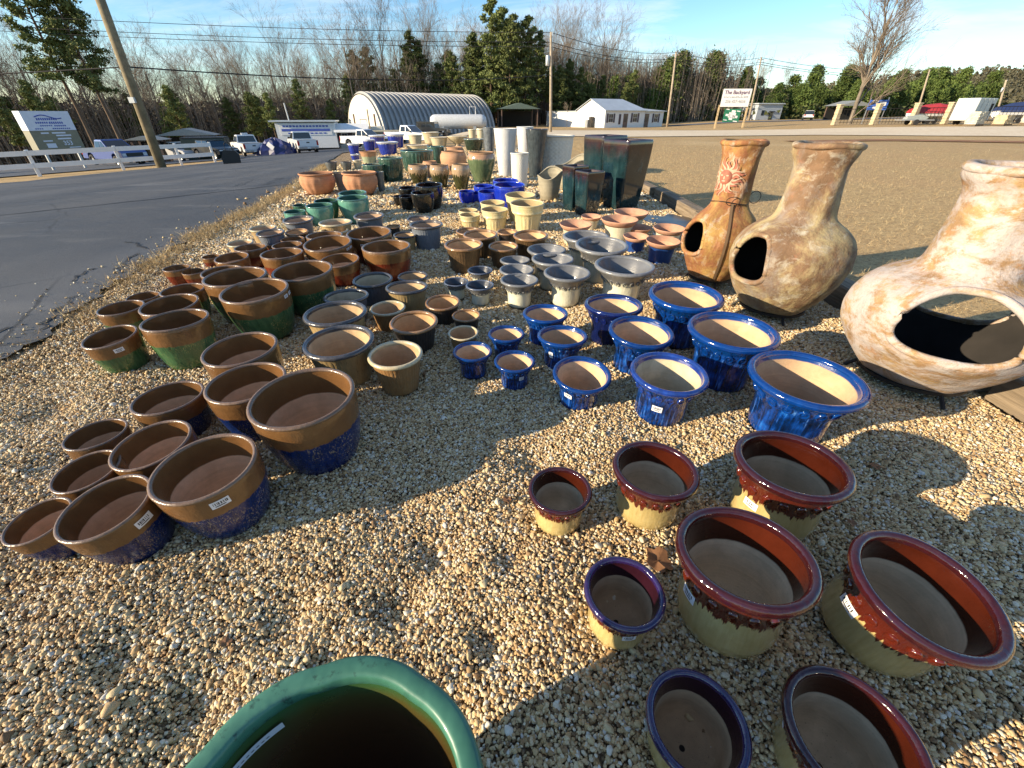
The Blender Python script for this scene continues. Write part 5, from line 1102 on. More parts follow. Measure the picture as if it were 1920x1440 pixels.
def car(name, lab, cat, x, y, head, paint, kind='pickup', group=None, z=None):
    e = thing(name, lab, cat, (x, y, TZ(x, y) + 0.02 if z is None else z), math.atan2(head[1], head[0]), group)
    if kind == 'pickup':
        hb = 0.95
        b = MB().prism([(-2.85, .55), (-2.75, .5), (-2.2, .5), (-2.08, .85), (-1.72, 1.0), (-1.36, .85), (-1.25, .5), (1.25, .5), (1.36, .85), (1.72, 1.0), (2.08, .85), (2.2, .5), (2.75, .5), (2.85, .7), (2.82, 1.02), (2.6, 1.15), (1.15, 1.24), (-2.85, 1.22)], -hb, hb).build('body', paint, e)
        MB().prism([(-2.75, 1.10), (-0.62, 1.10), (-0.62, 1.225), (-2.75, 1.225)], -hb + .1, hb - .1).build('bed_liner', BLK, e)
        cab = MB(); V = [(-.6, -hb, 1.2), (1.25, -hb, 1.2), (1.25, hb, 1.2), (-.6, hb, 1.2), (-.5, -.78, 1.86), (.42, -.78, 1.86), (.42, .78, 1.86), (-.5, .78, 1.86), (-.45, -.7, 1.9), (.35, -.7, 1.9), (.35, .7, 1.9), (-.45, .7, 1.9)]
        cab.add(V, [(0, 1, 5, 4), (1, 2, 6, 5), (2, 3, 7, 6), (3, 0, 4, 7), (4, 5, 9, 8), (5, 6, 10, 9), (6, 7, 11, 10), (7, 4, 8, 11), (8, 9, 10, 11)]); cab.build('cab', paint, e)
        MB().add([(-.615, -.82, 1.28), (-.615, .82, 1.28), (-.53, .72, 1.8), (-.53, -.72, 1.8)], [(0, 3, 2, 1)]).build('rear_window', GLASS, e)
        MB().add([(1.19, -.84, 1.27), (1.19, .84, 1.27), (.5, .72, 1.82), (.5, -.72, 1.82)], [(0, 1, 2, 3)]).build('windscreen', GLASS, e)
        for s_ in (-1, 1):
            for (a, c2, d2, f2) in ((-.5, .18, .16, -.45), (.26, 1.05, .42, .24)):
                q = [(a, s_ * (hb + .004), 1.27), (c2, s_ * (hb + .004), 1.27), (d2, s_ * .815, 1.78), (f2, s_ * .815, 1.78)]
                MB().add(q, [(0, 1, 2, 3) if s_ < 0 else (3, 2, 1, 0)]).build('side_window', GLASS, e)
            MB().box(-2.87, -2.78, s_ * .88 - .08, s_ * .88 + .08, .78, 1.18).build('tail_light', TAIL, e)
            MB().box(2.74, 2.86, s_ * .78 - .14, s_ * .78 + .14, .78, .98).build('headlight', LAMP, e)
            MB().box(.85, .98, s_ * 1.04 - .09, s_ * 1.04 + .09, 1.25, 1.42).build('mirror', BLK, e)
        MB().box(-2.98, -2.86, -.92, .92, .48, .66, bev=0.02).build('rear_bumper', CHROME, e); MB().box(2.84, 2.98, -.94, .94, .45, .68, bev=0.02).build('front_bumper', CHROME, e)
        MB().box(-2.875, -2.855, -.78, .78, .7, 1.2).build('tailgate', paint, e); MB().box(-2.885, -2.876, -.14, .14, .98, 1.08).build('handle', BLK, e); MB().box(-2.985, -2.98, -.17, .17, .52, .62).build('number_plate', WHITEP, e)
        MB().box(2.83, 2.87, -.6, .6, .74, 1.0).build('grille', BLK, e)
        wheels(e, (-1.72, 1.72), .84, .40)
    elif kind == 'jeep':
        hb = .85
        MB().prism([(-1.9, .55), (-1.55, .55), (-1.45, .9), (-.8, .9), (-.7, .55), (.75, .55), (.9, .95), (1.6, .95), (1.75, .6), (1.95, .65), (1.95, 1.1), (1.8, 1.18), (.55, 1.2), (-1.9, 1.2)], -hb + .1, hb - .1).build('body', paint, e)
        MB().prism([(-1.88, 1.2), (.55, 1.2), (.4, 1.82), (-1.82, 1.85)], -.72, .72).build('hardtop', paint, e)
        for s_ in (-1, 1):
            for (a, c2) in ((-1.7, -.75), (-.6, .38)): MB().box(a, c2, s_ * .73 - .006, s_ * .73 + .006, 1.28, 1.72).build('side_window', GLASS, e)
            MB().box(.85, 1.85, s_ * .78 - .12, s_ * .78 + .12, .92, .99).build('fender', BLK, e); MB().lathe([(0, .03), (.09, .03), (.1, 0)], 14).build('headlight', LAMP, e, loc=(1.955, s_ * .5, .98), rot=(0, math.pi / 2, 0))
        MB().box(.42, .44, -.66, .66, 1.26, 1.76).build('windscreen', GLASS, e); MB().box(1.95, 2.1, -.8, .8, .5, .66).build('bumper', BLK, e)
        wheels(e, (-1.12, 1.25), .76, .40)
    else:   # estate / saloon
        hb = .88; roof = 1.62 if kind == 'suv' else 1.42; rb = -2.0 if kind == 'suv' else -1.35
        MB().prism([(-2.25, .5), (-1.85, .42), (-1.75, .72), (-1.4, .82), (-1.05, .72), (-.95, .4), (1.0, .4), (1.1, .72), (1.42, .82), (1.75, .72), (1.85, .42), (2.2, .45), (2.28, .7), (2.1, .88), (1.1, .98), (-2.2, 1.0), (-2.3, .8)], -hb, hb).build('body', paint, e)
        gcab = MB(); g0, g1 = rb - .25, 1.1
        gcab.add([(g0, -hb + .02, .97), (g1, -hb + .02, .97), (g1, hb - .02, .97), (g0, hb - .02, .97), (rb, -.7, roof), (.35, -.7, roof), (.35, .7, roof), (rb, .7, roof)], [(0, 1, 5, 4), (1, 2, 6, 5), (2, 3, 7, 6), (3, 0, 4, 7), (4, 5, 6, 7)]); gcab.build('cabin', GLASS, e)
        MB().box(rb - .02, .38, -.71, .71, roof - .01, roof + .04, bev=.015).build('roof', paint, e)
        for s_ in (-1, 1):
            MB().add([(-.35, s_ * (hb - .015), .97), (-.22, s_ * (hb - .015), .97), (-.28, s_ * .71, roof), (-.4, s_ * .71, roof)], [(0, 1, 2, 3) if s_ < 0 else (3, 2, 1, 0)]).build('pillar', paint, e)
            MB().box(-2.31, -2.2, s_ * .72 - .12, s_ * .72 + .12, .72, .95).build('tail_light', TAIL, e); MB().box(2.12, 2.26, s_ * .66 - .16, s_ * .66 + .16, .66, .8).build('headlight', LAMP, e)
        wheels(e, (-1.4, 1.42), .80, .33, .22)
    return e
VG = 'vehicles parked by the metal hut'
t1 = car('pickup_truck', 'white pickup with roof light bar parked nearest the rail fence', 'pickup', -27.4, 49.5, (-.66, .75), CWHITE, group=VG); MB().box(-.35, -.1, -.3, .3, 1.9, 2.06, bev=.03).build('roof_light', LAMP, t1)
car('pickup_truck', 'white pickup showing red tail lights beside the blue tarp heap', 'pickup', -21.6, 49.5, (-.55, .83), CWHITE, group=VG)
car('pickup_truck', 'white four-door pickup seen side-on in front of the metal hut', 'pickup', -17.0, 56.0, (.94, -.33), CWHITE, group=VG)
car('pickup_truck', 'white pickup with raised bonnet side facing the pots, left of the black jeep', 'pickup', -12.0, 56.5, (.9, -.42), CWHITE, group=VG)
car('jeep', 'black boxy jeep parked before the white tank', 'jeep', -9.6, 59.5, (.97, -.22), CBLACK, 'jeep', group=VG)
car('car', 'white estate car driving on the county road', 'car', 62.5, 104.5, (.45, .89), CWHITE, 'suv', z=TZ(62.5, 104.5) + .05)
for (x, y, hd, p_, kd, lab) in ((-33.5, 40, (.9, -.4), CBLUE, 'pickup', 'blue pickup parked behind the rail fence'), (-30.5, 44, (.8, -.5), CSILV, 'saloon', 'silver saloon parked behind the leaning pole'), (-40, 33, (.8, -.3), CBLACK, 'saloon', 'dark saloon parked beside the boxy sign'), (-38, 46, (.7, -.6), CBLUE, 'saloon', 'dark blue saloon parked at the wood edge'), (-26.5, 42.5, (.85, -.5), CBLACK, 'saloon', 'black saloon parked between fence end and white pickup')):
    car('pickup_truck' if kd == 'pickup' else 'car', lab, 'pickup' if kd == 'pickup' else 'car', x, y, hd, p_, kd, 'cars parked behind the fence')
# black bag on the drive
b = MB().prism([(-.42, 0), (.42, 0), (.46, .4), (.3, .62), (-.25, .66), (-.44, .3)], -.3, .3); bg = b.build('bag', BLK, None, loc=(-15.6, 26.2, TZ(-15.6, 26.2) + .02), rot=(0, 0, .5)); tag(bg, 'black bag with a loop handle left on the driveway', 'bag')
MB().tube([(-.15, 0, .64), (-.12, 0, .95), (.05, 0, 1.05), (.16, 0, .9), (.2, 0, .62)], .03, 6).build('handle', BLK, bg)
# blue tarp heap
TARP = plain('blue_tarp', (0.012, 0.02, 0.10), 0.4, var=0.5, scale=2)
rr = random.Random(5); V = []; n = 18
for q, (f, h) in enumerate(((1.0, 0.0), (.92, .35), (.7, .8), (.4, 1.15), (.12, 1.3))):
    for i in range(n): a = 2 * math.pi * i / n; k2 = f * (1 + .18 * rr.uniform(-1, 1)); V.append((2.1 * k2 * math.cos(a), 1.2 * k2 * math.sin(a), h * (1 + .2 * rr.uniform(-1, 1))))
F = [(r_ * n + i, r_ * n + (i + 1) % n, (r_ + 1) * n + (i + 1) % n, (r_ + 1) * n + i) for r_ in range(4) for i in range(n)] + [tuple(range(4 * n, 5 * n))]
o = MB().add(V, F).build('tarp_heap', TARP, None, loc=(-23.9, 48.2, TZ(-23.9, 48.2))); tag(o, 'crumpled navy blue tarp heap between the two white pickups', 'tarp')
MB().prism([(-.2, .9), (.3, .45), (.55, .75), (.1, 1.2)], -1.25, -1.15).build('tarp_emblem', WHITEP, o)

# ------------------------------------------------------------------ buildings
def m_corr():
    t = Mt('corrugated_steel', 0.5, 0.3); m = t.noise(0.5, 5, 0.6); st = t.noise(1, 4, 0.6, t.vec((4, .3, .3)))
    t.color(t.mix(t.mr(st, .62, .72, 0, .5), t.ramp(m, [(.3, (.26, .26, .25)), (.7, (.38, .375, .36))]), (.22, .15, .1))); return t.m
SIDING = plain('cream_metal_siding', (0.62, 0.60, 0.53), 0.6, var=.1, scale=1.5); HWALL = plain('white_siding', (0.68, 0.69, 0.69), 0.6, var=.05); ROOFM = plain('white_metal_roof', (0.50, 0.54, 0.57), 0.4, .2, var=.1, scale=.6); DARK = plain('dark_opening', (0.012, 0.011, 0.01), 0.9); SHUT = plain('plum_shutter', (0.06, 0.04, 0.05), 0.6); GLS = Mt('window_glass', 0.08, coat=.4).color((0.03, 0.04, 0.05)).m; DOORM = plain('brown_door', (0.14, 0.09, 0.07), .6)
def hut():
    W, H, L = 14.5, 7.3, 21.5; x, y = -24.3, 80.0; ax = math.atan2(.62, .78)
    e = thing('quonset_hut', 'silver corrugated arched metal hut with open doorway', 'building', (x, y, -3.1), ax)   # local +x runs along the hut
    n = 40; arch = [(-W / 2 * math.cos(math.pi * i / n) * (1.0), H * math.sin(math.pi * i / n) ** 0.8) for i in range(n + 1)]
    ribs = 26; step = L / ribs; ST = m_corr()
    V = []; F = []; m = n + 1; prof = ((0.0, 0), (.36, 0), (.46, .32), (.84, .32), (.98, 0))
    vb = []
    for (u, d) in prof:
        for (yy, zz4) in arch:
            ll = math.hypot(yy / (W / 2), zz4 / H) or 1; vb.append((u * step, yy + d * yy / (W / 2) / ll, zz4 + d * zz4 / H / ll))
    for r_ in range(len(prof) - 1):
        for i in range(n): F.append((r_ * m + i, r_ * m + i + 1, (r_ + 1) * m + i + 1, (r_ + 1) * m + i))
    rm = mesh_from('roof_rib', vb, F, ST)
    for k2 in range(ribs): obj('roof_rib', rm, e, (k2 * step, 0, 0))
    # front end wall at local x = 0.1 with door opening y in [-1.9, .5]
    d0, d1, dh = -1.5, 1.1, 3.7
    P = [(yy * .985, zz4 * .985) for yy, zz4 in arch]
    def wall_piece(y0, y1, z0):
        pts = [(q[0], q[1]) for q in P if y0 < q[0] < y1]; f = lambda q: float(np.interp(q, [p[0] for p in P], [p[1] for p in P]))
        poly = [(y0, z0), (y1, z0), (y1, max(f(y1), z0))] + [p for p in reversed(pts)] + [(y0, max(f(y0), z0))]
        MB().add([(0.08, a, c) for a, c in poly], [tuple(range(len(poly)))[::-1]]).build('end_wall_panel', SIDING, e)
    xs = [-W / 2 * .98] + list(np.linspace(-W / 2 + 1.1, d0, 5)) ; xs2 = list(np.linspace(d1, W / 2 - 1.1, 5)) + [W / 2 * .98]
    for a, c in zip(xs, xs[1:]): wall_piece(a + .01, c - .01, 0)
    wall_piece(d0 + .01, d1 - .01, dh)
    for a, c in zip(xs2, xs2[1:]): wall_piece(a + .01, c - .01, 0)
    MB().box(.09, .12, d0, d1, dh - 1.2, dh + .05).build('roller_door', WHITEP, e)
    MB().box(.02, .07, d0 - .14, d0, 0, dh + .1).build('door_jamb', METAL, e); MB().box(.02, .07, d1, d1 + .14, 0, dh + .1).build('door_jamb', METAL, e); MB().box(.0, .07, d0 - .14, d1 + .14, dh + .1, dh + .25).build('door_track', METAL, e)
    MB().add([(L, a, c) for a, c in arch], [tuple(range(len(arch)))]).build('back_wall', SIDING, e)
    for yy in (-5.0, 3.5): MB().box(-.1, .05, yy - .12, yy + .12, 0, 4.6).build('wall_post', DOORM, e)
hut()
def window(parent, M, w, h, shutters=True):
    f = MB().box(-w / 2 - .07, w / 2 + .07, -.05, 0.0, -.07, h + .07).build('window', WHITEP, parent, loc=M[0], rot=(0, 0, M[1]))
    for a, c in ((-w / 2, -.02), (.02, w / 2)):
        for z0, z1 in ((0, h / 2 - .02), (h / 2 + .02, h)): MB().box(a, c, -.06, -.052, z0, z1).build('pane', GLS, f)
    if shutters:
        for s_ in (-1, 1): MB().box(s_ * (w / 2 + .27) - .17, s_ * (w / 2 + .27) + .17, -.07, -.01, -.08, h + .08).build('shutter', SHUT, f)
def house():
    e = thing('house', 'long white single-storey house with pale metal roof and dark shutters', 'building', (15.9, 84.5, -0.62), R(30))
    # local +x along the shaded front, +y along the sunlit side wall
    FW, D, EH = 9.2, 7.8, 2.75
    MB().box(0, FW, 0, D, -.4, EH).build('wall', HWALL, e)
    MB().box(0.02, 5.8 + .0, D + .003, D + 10, -.4, EH - .25).build('side_wing', HWALL, e)
    MB().box(FW + .003, FW + 5.4, .6, D - 1, -.4, EH - .2).build('end_wing', HWALL, e)
    pk = EH + 1.55
    MB().add([(-.003, 0, EH), (-.003, D, EH), (-.003, D / 2, pk)], [(0, 2, 1)]).build('gable', HWALL, e)
    th = .09
    rf = MB().add([(-.3, -.35, EH - .08), (FW + .3, -.35, EH - .08), (FW - 2.2, D / 2, pk + .08), (-.3, D / 2, pk + .08), (-.3, D + .35, EH - .08), (FW + .3, D + .35, EH - .08),
                   (-.3, -.35, EH - .08 - th), (FW + .3, -.35, EH - .08 - th), (FW + .3, D + .35, EH - .08 - th), (-.3, D + .35, EH - .08 - th), (-.3, D / 2, pk + .08 - th)],
                  [(0, 1, 2, 3), (3, 2, 5, 4), (1, 5, 2), (0, 6, 7, 1), (5, 8, 9, 4), (1, 7, 8, 5), (0, 3, 10, 6), (3, 4, 9, 10)]).build('roof', ROOFM, e)
    for k2 in range(12): 
        xx = .2 + k2 * .75
        if xx < FW - 1: MB().add([(xx, -.36, EH - .06), (xx + .04, -.36, EH - .06), (xx + .04, D / 2 * min(1, 1), pk + .11) if xx < FW - 2.3 else (xx + .04, D / 2 * .6, EH + .6 * 1.62), (xx, D / 2, pk + .11) if xx < FW - 2.3 else (xx, D / 2 * .6, EH + .6 * 1.62)], [(0, 1, 2, 3)]).build('roof_seam', ROOFM, rf)
    MB().box(-.15, 6.0, D + .1, D + 10.15, EH - .245, EH - .14).build('flat_roof', ROOFM, e)
    MB().add([(FW + .31, .2, EH - .15), (FW + 5.7, .2, EH - .15), (FW + 5.7, D - .6, EH + .35), (FW + .31, D - .6, EH + .35), (FW + .31, .2, EH - .25), (FW + 5.7, .2, EH - .25), (FW + 5.7, D - .6, EH + .25), (FW + .31, D - .6, EH + .25)], [(0, 1, 2, 3), (7, 6, 5, 4), (0, 4, 5, 1), (1, 5, 6, 2), (2, 6, 7, 3), (3, 7, 4, 0)]).build('wing_roof', ROOFM, e)
    window(e, ((1.3, 0, .95), 0), .95, 1.15); window(e, ((6.9, 0, .95), 0), 1.0, 1.2); window(e, ((FW + 3.5, .6, .9), 0), .9, 1.2)
    MB().box(3.15, 3.6, -.06, 0, .6, 2.1).build('narrow_window', SHUT, e)
    for (xx, y0) in ((4.7, 0), (FW + 1.2, .6)):
        d = MB().box(xx - .5, xx + .5, y0 - .06, y0, -.2, 2.15).build('door', DOORM, e); MB().box(xx - .3, xx + .3, y0 - .075, y0 - .065, .9, 1.95).build('pane', GLS, d)
    for yy, hh2 in ((2.6, 1.7), (3.6, 1.25)): MB().box(-.8, -.25, yy, yy + .7, -.3, hh2).build('wall_unit', METAL if hh2 < 1.5 else BLK, e)
    return e
house()
# food trailer building, small shop with awning, far shed, canopy roofs
tr = thing('trailer_shop', 'boxy white trailer shop with blue striped banner', 'building', (-31.0, 64.0, -2.9), R(14))
MB().box(0, 7.4, 0, 4.5, .5, 3.4).build('wall', HWALL, tr); MB().box(-.6, 7.6, -.4, 4.9, 3.503, 3.66).build('roof', ROOFM, tr)
bn2 = MB().box(.5, 6.9, -.05, -.003, 2.0, 3.3).build('banner', WHITEP, tr)
MB().box(.7, 6.7, -.07, -.053, 2.45, 2.72).build('blue_stripe', BLUET, bn2)
for k2 in range(14): MB().box(.9 + k2 * .41, 1.2 + k2 * .41, -.07, -.053, 2.92, 3.12).build('print', BLUET, bn2)
for k2 in range(9): MB().box(1.4 + k2 * .55, 1.75 + k2 * .55, -.07, -.053, 2.15, 2.3).build('print', BLUET, bn2)
MB().box(.2, 7.2, .3, 4.2, .0, .5).build('skirt', BLK, tr); MB().tube([(1.5, 2, 3.6), (1.4, 2, 5.6)], .09, 8).build('vent_pipe', METAL, tr)
sh = thing('shop', 'small cream shop with white awning beside the metal hut', 'building', (-24.0, 67.0, -2.9), R(12))
MB().box(0, 6.0, 0, 4, 0, 2.9).build('wall', SIDING, sh); MB().add([(-.3, -1.6, 2.35), (4.2, -1.6, 2.35), (4.2, .1, 3.3), (-.3, .1, 3.3), (-.3, -1.6, 2.27), (4.2, -1.6, 2.27), (4.2, .1, 3.22), (-.3, .1, 3.22)], [(0, 1, 2, 3), (7, 6, 5, 4), (0, 4, 5, 1), (1, 5, 6, 2), (3, 7, 4, 0)]).build('awning', WHITEP, sh)
MB().box(4.3, 9.6, -2.0, -.2, 2.35, 2.5).build('porch_roof', plain('cream_fascia', (.55, .48, .33), .7), sh)
for xx in (.8, 2.3): window(sh, ((xx, 0, .9), 0), .7, 1.2)
MB().box(1.3, 1.9, -.06, -.003, 0, 2.05).build('door', GLS, sh)
for xx, hh2 in ((4.4, 4.9), (9.4, 2.35)): MB().box(xx, xx + .16, -1.9, -1.74, 0, hh2).build('porch_post', POSTW, sh)
for k2 in range(2):
    ch = thing('chair', 'white plastic chair outside the small cream shop', 'chair', (-21.8 + k2 * 1.1, 64.6, TZ(-21.8, 64.6)), .4 + k2, 'white plastic chairs')
    MB().box(-.25, .25, -.25, .25, .42, .46).build('seat', WHITEP, ch); MB().box(-.25, .25, .2, .25, .46, .95).build('backrest', WHITEP, ch)
    for sx in (-.22, .22):
        for sy in (-.22, .22): MB().box(sx - .025, sx + .025, sy - .025, sy + .025, 0, .42).build('leg', WHITEP, ch)
fs = thing('shed', 'grey-blue metal shed with low roof behind the shop sign', 'building', (57.2, 116, .35), R(12))
MB().box(0, 6.6, 0, 8, 0, 3.1).build('wall', plain('grey_blue_siding', (.36, .40, .44), .6), fs); MB().box(-.4, 7.0, -.4, 8.4, 3.103, 3.3).build('roof', ROOFM, fs); MB().box(1.2, 1.9, -.05, -.003, .9, 1.9).build('window', GLS, fs); MB().box(3.2, 4.6, -.3, -.003, 1.6, 1.75).build('awning', BLK, fs); MB().box(3.4, 4.4, -.04, -.003, 0, 1.6).build('door', GLS, fs)
for (x, y, w, d, h, rz, lab) in ((-36, 54, 5, 3, 2.3, 20, 'low grey open canopy at the wood edge behind the fence'), (-32.5, 43, 2.4, 1.8, 1.8, 15, 'small grey kiosk behind the boxy sign'), (1.0, 92, 7, 5, 2.8, 10, 'dark green open shelter right of the metal hut'), (70, 104, 7, 4, 2.4, 5, 'pale open shelter behind the lone bare tree')):
    z = TZ(x, y); cp = thing('shelter', lab, 'shelter', (x, y, z), R(rz))
    for sx in (-w / 2 + .2, w / 2 - .2):
        for sy in (-d / 2 + .2, d / 2 - .2): MB().box(sx - .08, sx + .08, sy - .08, sy + .08, 0, h).build('post', DOORM, cp)
    MB().prism([(-w / 2 - .3, h), (w / 2 + .3, h), (0, h + w * .13)], -d / 2 - .3, d / 2 + .3).build('roof', plain('shelter_roof', (.10, .14, .12) if x == 1.0 else (.24, .25, .24), .7), cp)
    MB().box(-w / 2 + .3, w / 2 - .3, d / 2 - .25, d / 2 - .2, 0, h * .9).build('back_panel', DARK, cp)
# propane tank, dumpster
tk = thing('tank', 'long white horizontal tank on saddles beside the black jeep', 'tank', (-7.4, 68, TZ(-7.4, 68) + .1), R(6))
MB().lathe([(0, -3.9), (.5, -3.82), (.78, -3.5), (.85, -3.1), (.85, 3.1), (.78, 3.5), (.5, 3.82), (0, 3.9)], 24).build('shell', plain('tank_paint', (.55, .56, .57), .45), tk, True, loc=(0, 0, 1.3), rot=(0, math.pi / 2, 0))
for sx in (-2.2, 2.2): MB().box(sx - .2, sx + .2, -.7, .7, 0, .75).build('saddle', METAL, tk)
MB().tube([(1.6, 0, 2.1), (1.6, 0, 3.0), (2.4, 0, 3.0), (2.4, 0, 2.1)], .05, 6).build('frame', WHITEP, tk)
dm = MB().prism([(-1.6, 0), (1.6, 0), (1.75, 1.7), (-1.75, 1.7)], -.9, .9).build('dumpster', plain('dumpster_green', (.012, .03, .026), .6), None, loc=(-28.0, 44.0, TZ(-28, 44)), rot=(0, 0, .3)); tag(dm, 'dark green dumpster beyond the fence end', 'dumpster'); MB().box(-1.7, 1.7, -.92, .92, 1.703, 1.78).build('lid', BLK, dm)

# ------------------------------------------------------------------ right side: stone gate, boats, trailer, stone pallets
STONEC = plain('stone_column', (.46, .37, .24), .9, var=.35, scale=4, bump=.5)
for i, (x, y, lab) in enumerate(((45.3, 69, 'square stone gate column standing alone at the road end'), (49.6, 67.5, 'stone column beside the lone bare tree'), (54.0, 66.5, 'stone column before the blue banner'), (57.6, 65.5, 'stone column beside the red covered boat'))):
    z = TZ(x, y); c = thing('stone_column', lab, 'column', (x, y, z), R(12), 'stone columns of the iron fence')
    for k2 in range(7): MB().box(-.3 + .02 * (k2 % 2), .3 - .02 * (k2 % 2), -.3 + .02 * (k2 % 2), .3 - .02 * (k2 % 2), k2 * .33 + .003, k2 * .33 + .323, bev=.02).build('stone', STONEC, c)
    MB().box(-.35, .35, -.35, .35, 2.315, 2.45, bev=.02).build('cap', STONEC, c)
fn_ = thing('iron_fence', 'black iron fence strung between the stone columns', 'fence', (0, 0, 0))
for (a, c2) in (((45.8, 68.9), (49.1, 67.6)), ((50.1, 67.4), (53.5, 66.6)), ((54.5, 66.4), (57.1, 65.6)), ((58.1, 65.4), (66, 63))):
    z = TZ(*a) + .1
    for zz5 in (.25, 1.75): MB().tube([(a[0], a[1], z + zz5), (c2[0], c2[1], TZ(*c2) + .1 + zz5)], .035, 5).build('rail', IRON, fn_)
    nn = int(math.hypot(c2[0] - a[0], c2[1] - a[1]) / .38)
    for k2 in range(nn): 
        f = (k2 + .5) / nn; x = a[0] + (c2[0] - a[0]) * f; y = a[1] + (c2[1] - a[1]) * f; MB().tube([(x, y, TZ(x, y) + .1), (x, y, TZ(x, y) + 1.9)], .022, 4).build('bar', IRON, fn_)
def boat(lab, x, y, rz, cover, L=5.6):
    e = thing('boat', lab, 'boat', (x, y, TZ(x, y)), R(rz), 'covered boats on trailers')
    secs = [(-L / 2, .95, .55), (-L / 4, 1.0, .5), (0, 1.02, .48), (L / 4, .9, .52), (L * .42, .5, .7), (L / 2, .06, 1.0)]
    V = []; F = []
    for (xx, w, zb) in secs: V += [(xx, -w, 1.35), (xx, -w * .8, .9), (xx, 0, zb), (xx, w * .8, .9), (xx, w, 1.35)]
    for i in range(len(secs) - 1):
        for j in range(4): F.append((i * 5 + j, (i + 1) * 5 + j, (i + 1) * 5 + j + 1, i * 5 + j + 1))
    F.append((4, 3, 2, 1, 0)); MB().add(V, F).build('hull', CWHITE, e)
    V = []; F = []
    for i, (xx, w, zb) in enumerate(secs):
        hh2 = (.35, .8, .95, .7, .3, .02)[i]
        V += [(xx, -w - .03, 1.22), (xx, -w * .98, 1.42), (xx, -w * .45, 1.42 + hh2 * .85), (xx, 0, 1.42 + hh2), (xx, w * .45, 1.42 + hh2 * .85), (xx, w * .98, 1.42), (xx, w + .03, 1.22)]
    for i in range(len(secs) - 1):
        for j in range(6): F.append((i * 7 + j, (i + 1) * 7 + j, (i + 1) * 7 + j + 1, i * 7 + j + 1))
    F.append((6, 5, 4, 3, 2, 1, 0)); MB().add(V, F).build('cover', cover, e)
    MB().box(-L / 2, L / 2 + 1.2, -.06, .06, .38, .48).build('trailer_beam', METAL, e)
    for xx in (-1.1, -.3):
        for s_ in (-1, 1): MB().lathe([(0, -.1), (.3, -.1), (.32, 0), (.3, .1), (0, .1)], 16).build('trailer_wheel', TYRE, e, loc=(xx, s_ * .95, .32), rot=(math.pi / 2, 0, 0))
    return e
REDC, NAVYC, BLUEC = plain('red_cover', (.36, .03, .04), .7, var=.15), plain('navy_cover', (.015, .03, .10), .7), plain('blue_banner', (.05, .13, .45), .6, var=.4, scale=1.5)
boat('white boat under a red cover on a trailer', 57.6, 67.5, -8, REDC, 6.2)
boat('white boat under a navy blue cover, beyond the stone pallets', 67.5, 66.0, -12, NAVYC)
jt = thing('trailer', 'low flat utility trailer standing by the iron fence', 'trailer', (52.5, 64.3, TZ(52.5, 64.3)), R(-8))
MB().box(-1.9, 1.9, -.8, .8, .5, .62).build('deck', METAL, jt)
for s_ in (-1, 1): MB().lathe([(0, -.1), (.3, -.1), (.32, 0), (.3, .1), (0, .1)], 16).build('wheel', TYRE, jt, loc=(-.2, s_ * .9, .32), rot=(math.pi / 2, 0, 0))
MB().prism([(-1.2, .62), (1.1, .62), (1.3, .85), (.5, 1.15), (-.3, 1.0), (-1.1, .9)], -.45, .45).build('load', plain('grey_cover', (.28, .31, .3), .7), jt)
et = thing('box_trailer', 'tall pale enclosed cargo trailer beside the red covered boat', 'trailer', (57.0, 61.6, TZ(57, 61.6)), R(24))
MB().box(-2.0, 2.0, -1.1, 1.1, .45, 2.75, bev=.05).build('box', plain('pale_trailer_paint', (.50, .53, .50), .5, var=.1), et)
for xx in (-1.0, 0, 1.0): MB().box(xx - .02, xx + .02, -1.13, -1.103, .5, 2.7).build('panel_seam', METAL, et)
for xx in (-.5, .3):
    for s_ in (-1, 1): MB().lathe([(0, -.1), (.3, -.1), (.33, 0), (.3, .1), (0, .1)], 16).build('wheel', TYRE, et, loc=(xx, s_ * 1.0, .33), rot=(math.pi / 2, 0, 0))
MB().box(1.0, 1.6, -1.13, -1.103, .55, 2.2).build('door', DARK, et)
SLAB = plain('ledge_stone', (.52, .43, .27), .9, var=.35, scale=3, bump=.4); SLABG = plain('grey_ledge_stone', (.47, .46, .38), .9, var=.3, scale=3, bump=.4); PAL = plain('pallet_wood', (.14, .10, .065), .9)
for i, (x, y, m_, n, lab) in enumerate(((54.4, 57.8, SLABG, 9, 'pallet of stacked grey-green ledge stone'), (57.2, 57.3, SLAB, 7, 'pallet of stacked golden stone beside the cargo trailer'), (60.6, 57.0, SLAB, 5, 'low pallet of stacked golden stone'), (63.6, 56.5, SLAB, 4, 'lowest pallet of golden stone at the row end'), (63.2, 60, SLABG, 6, 'pallet of grey stone standing behind the golden stone'))):
    e = thing('stone_pallet', lab, 'pallet', (x, y, TZ(x, y) + .03), R(20), 'pallets of stone')
    MB().box(-.8, .8, -.6, .6, 0, .13).build('pallet', PAL, e); rr = random.Random(i)
    z = .133
    for k2 in range(n):
        h = rr.uniform(.10, .17); xx = -.78
        while xx < .6:
            w = min(rr.uniform(.35, .7), .8 - xx); MB().box(xx, xx + w - .02, -.58 + rr.uniform(-.05, .05), .58 + rr.uniform(-.05, .05), z, z + h - .012, bev=.015).build('slab', m_, e); xx += w
        z += h
bb = MB().box(-1.3, 1.3, -.03, .03, 1.7, 2.9).build('banner_sign', BLUEC, None, loc=(52.6, 72, TZ(52.6, 72)), rot=(0, 0, R(-6))); tag(bb, 'mottled blue and white banner beyond the iron fence', 'sign')
for sx in (-1.2, 1.2): MB().box(sx - .05, sx + .05, .04, .14, 0, 3.2).build('post', METAL, bb)
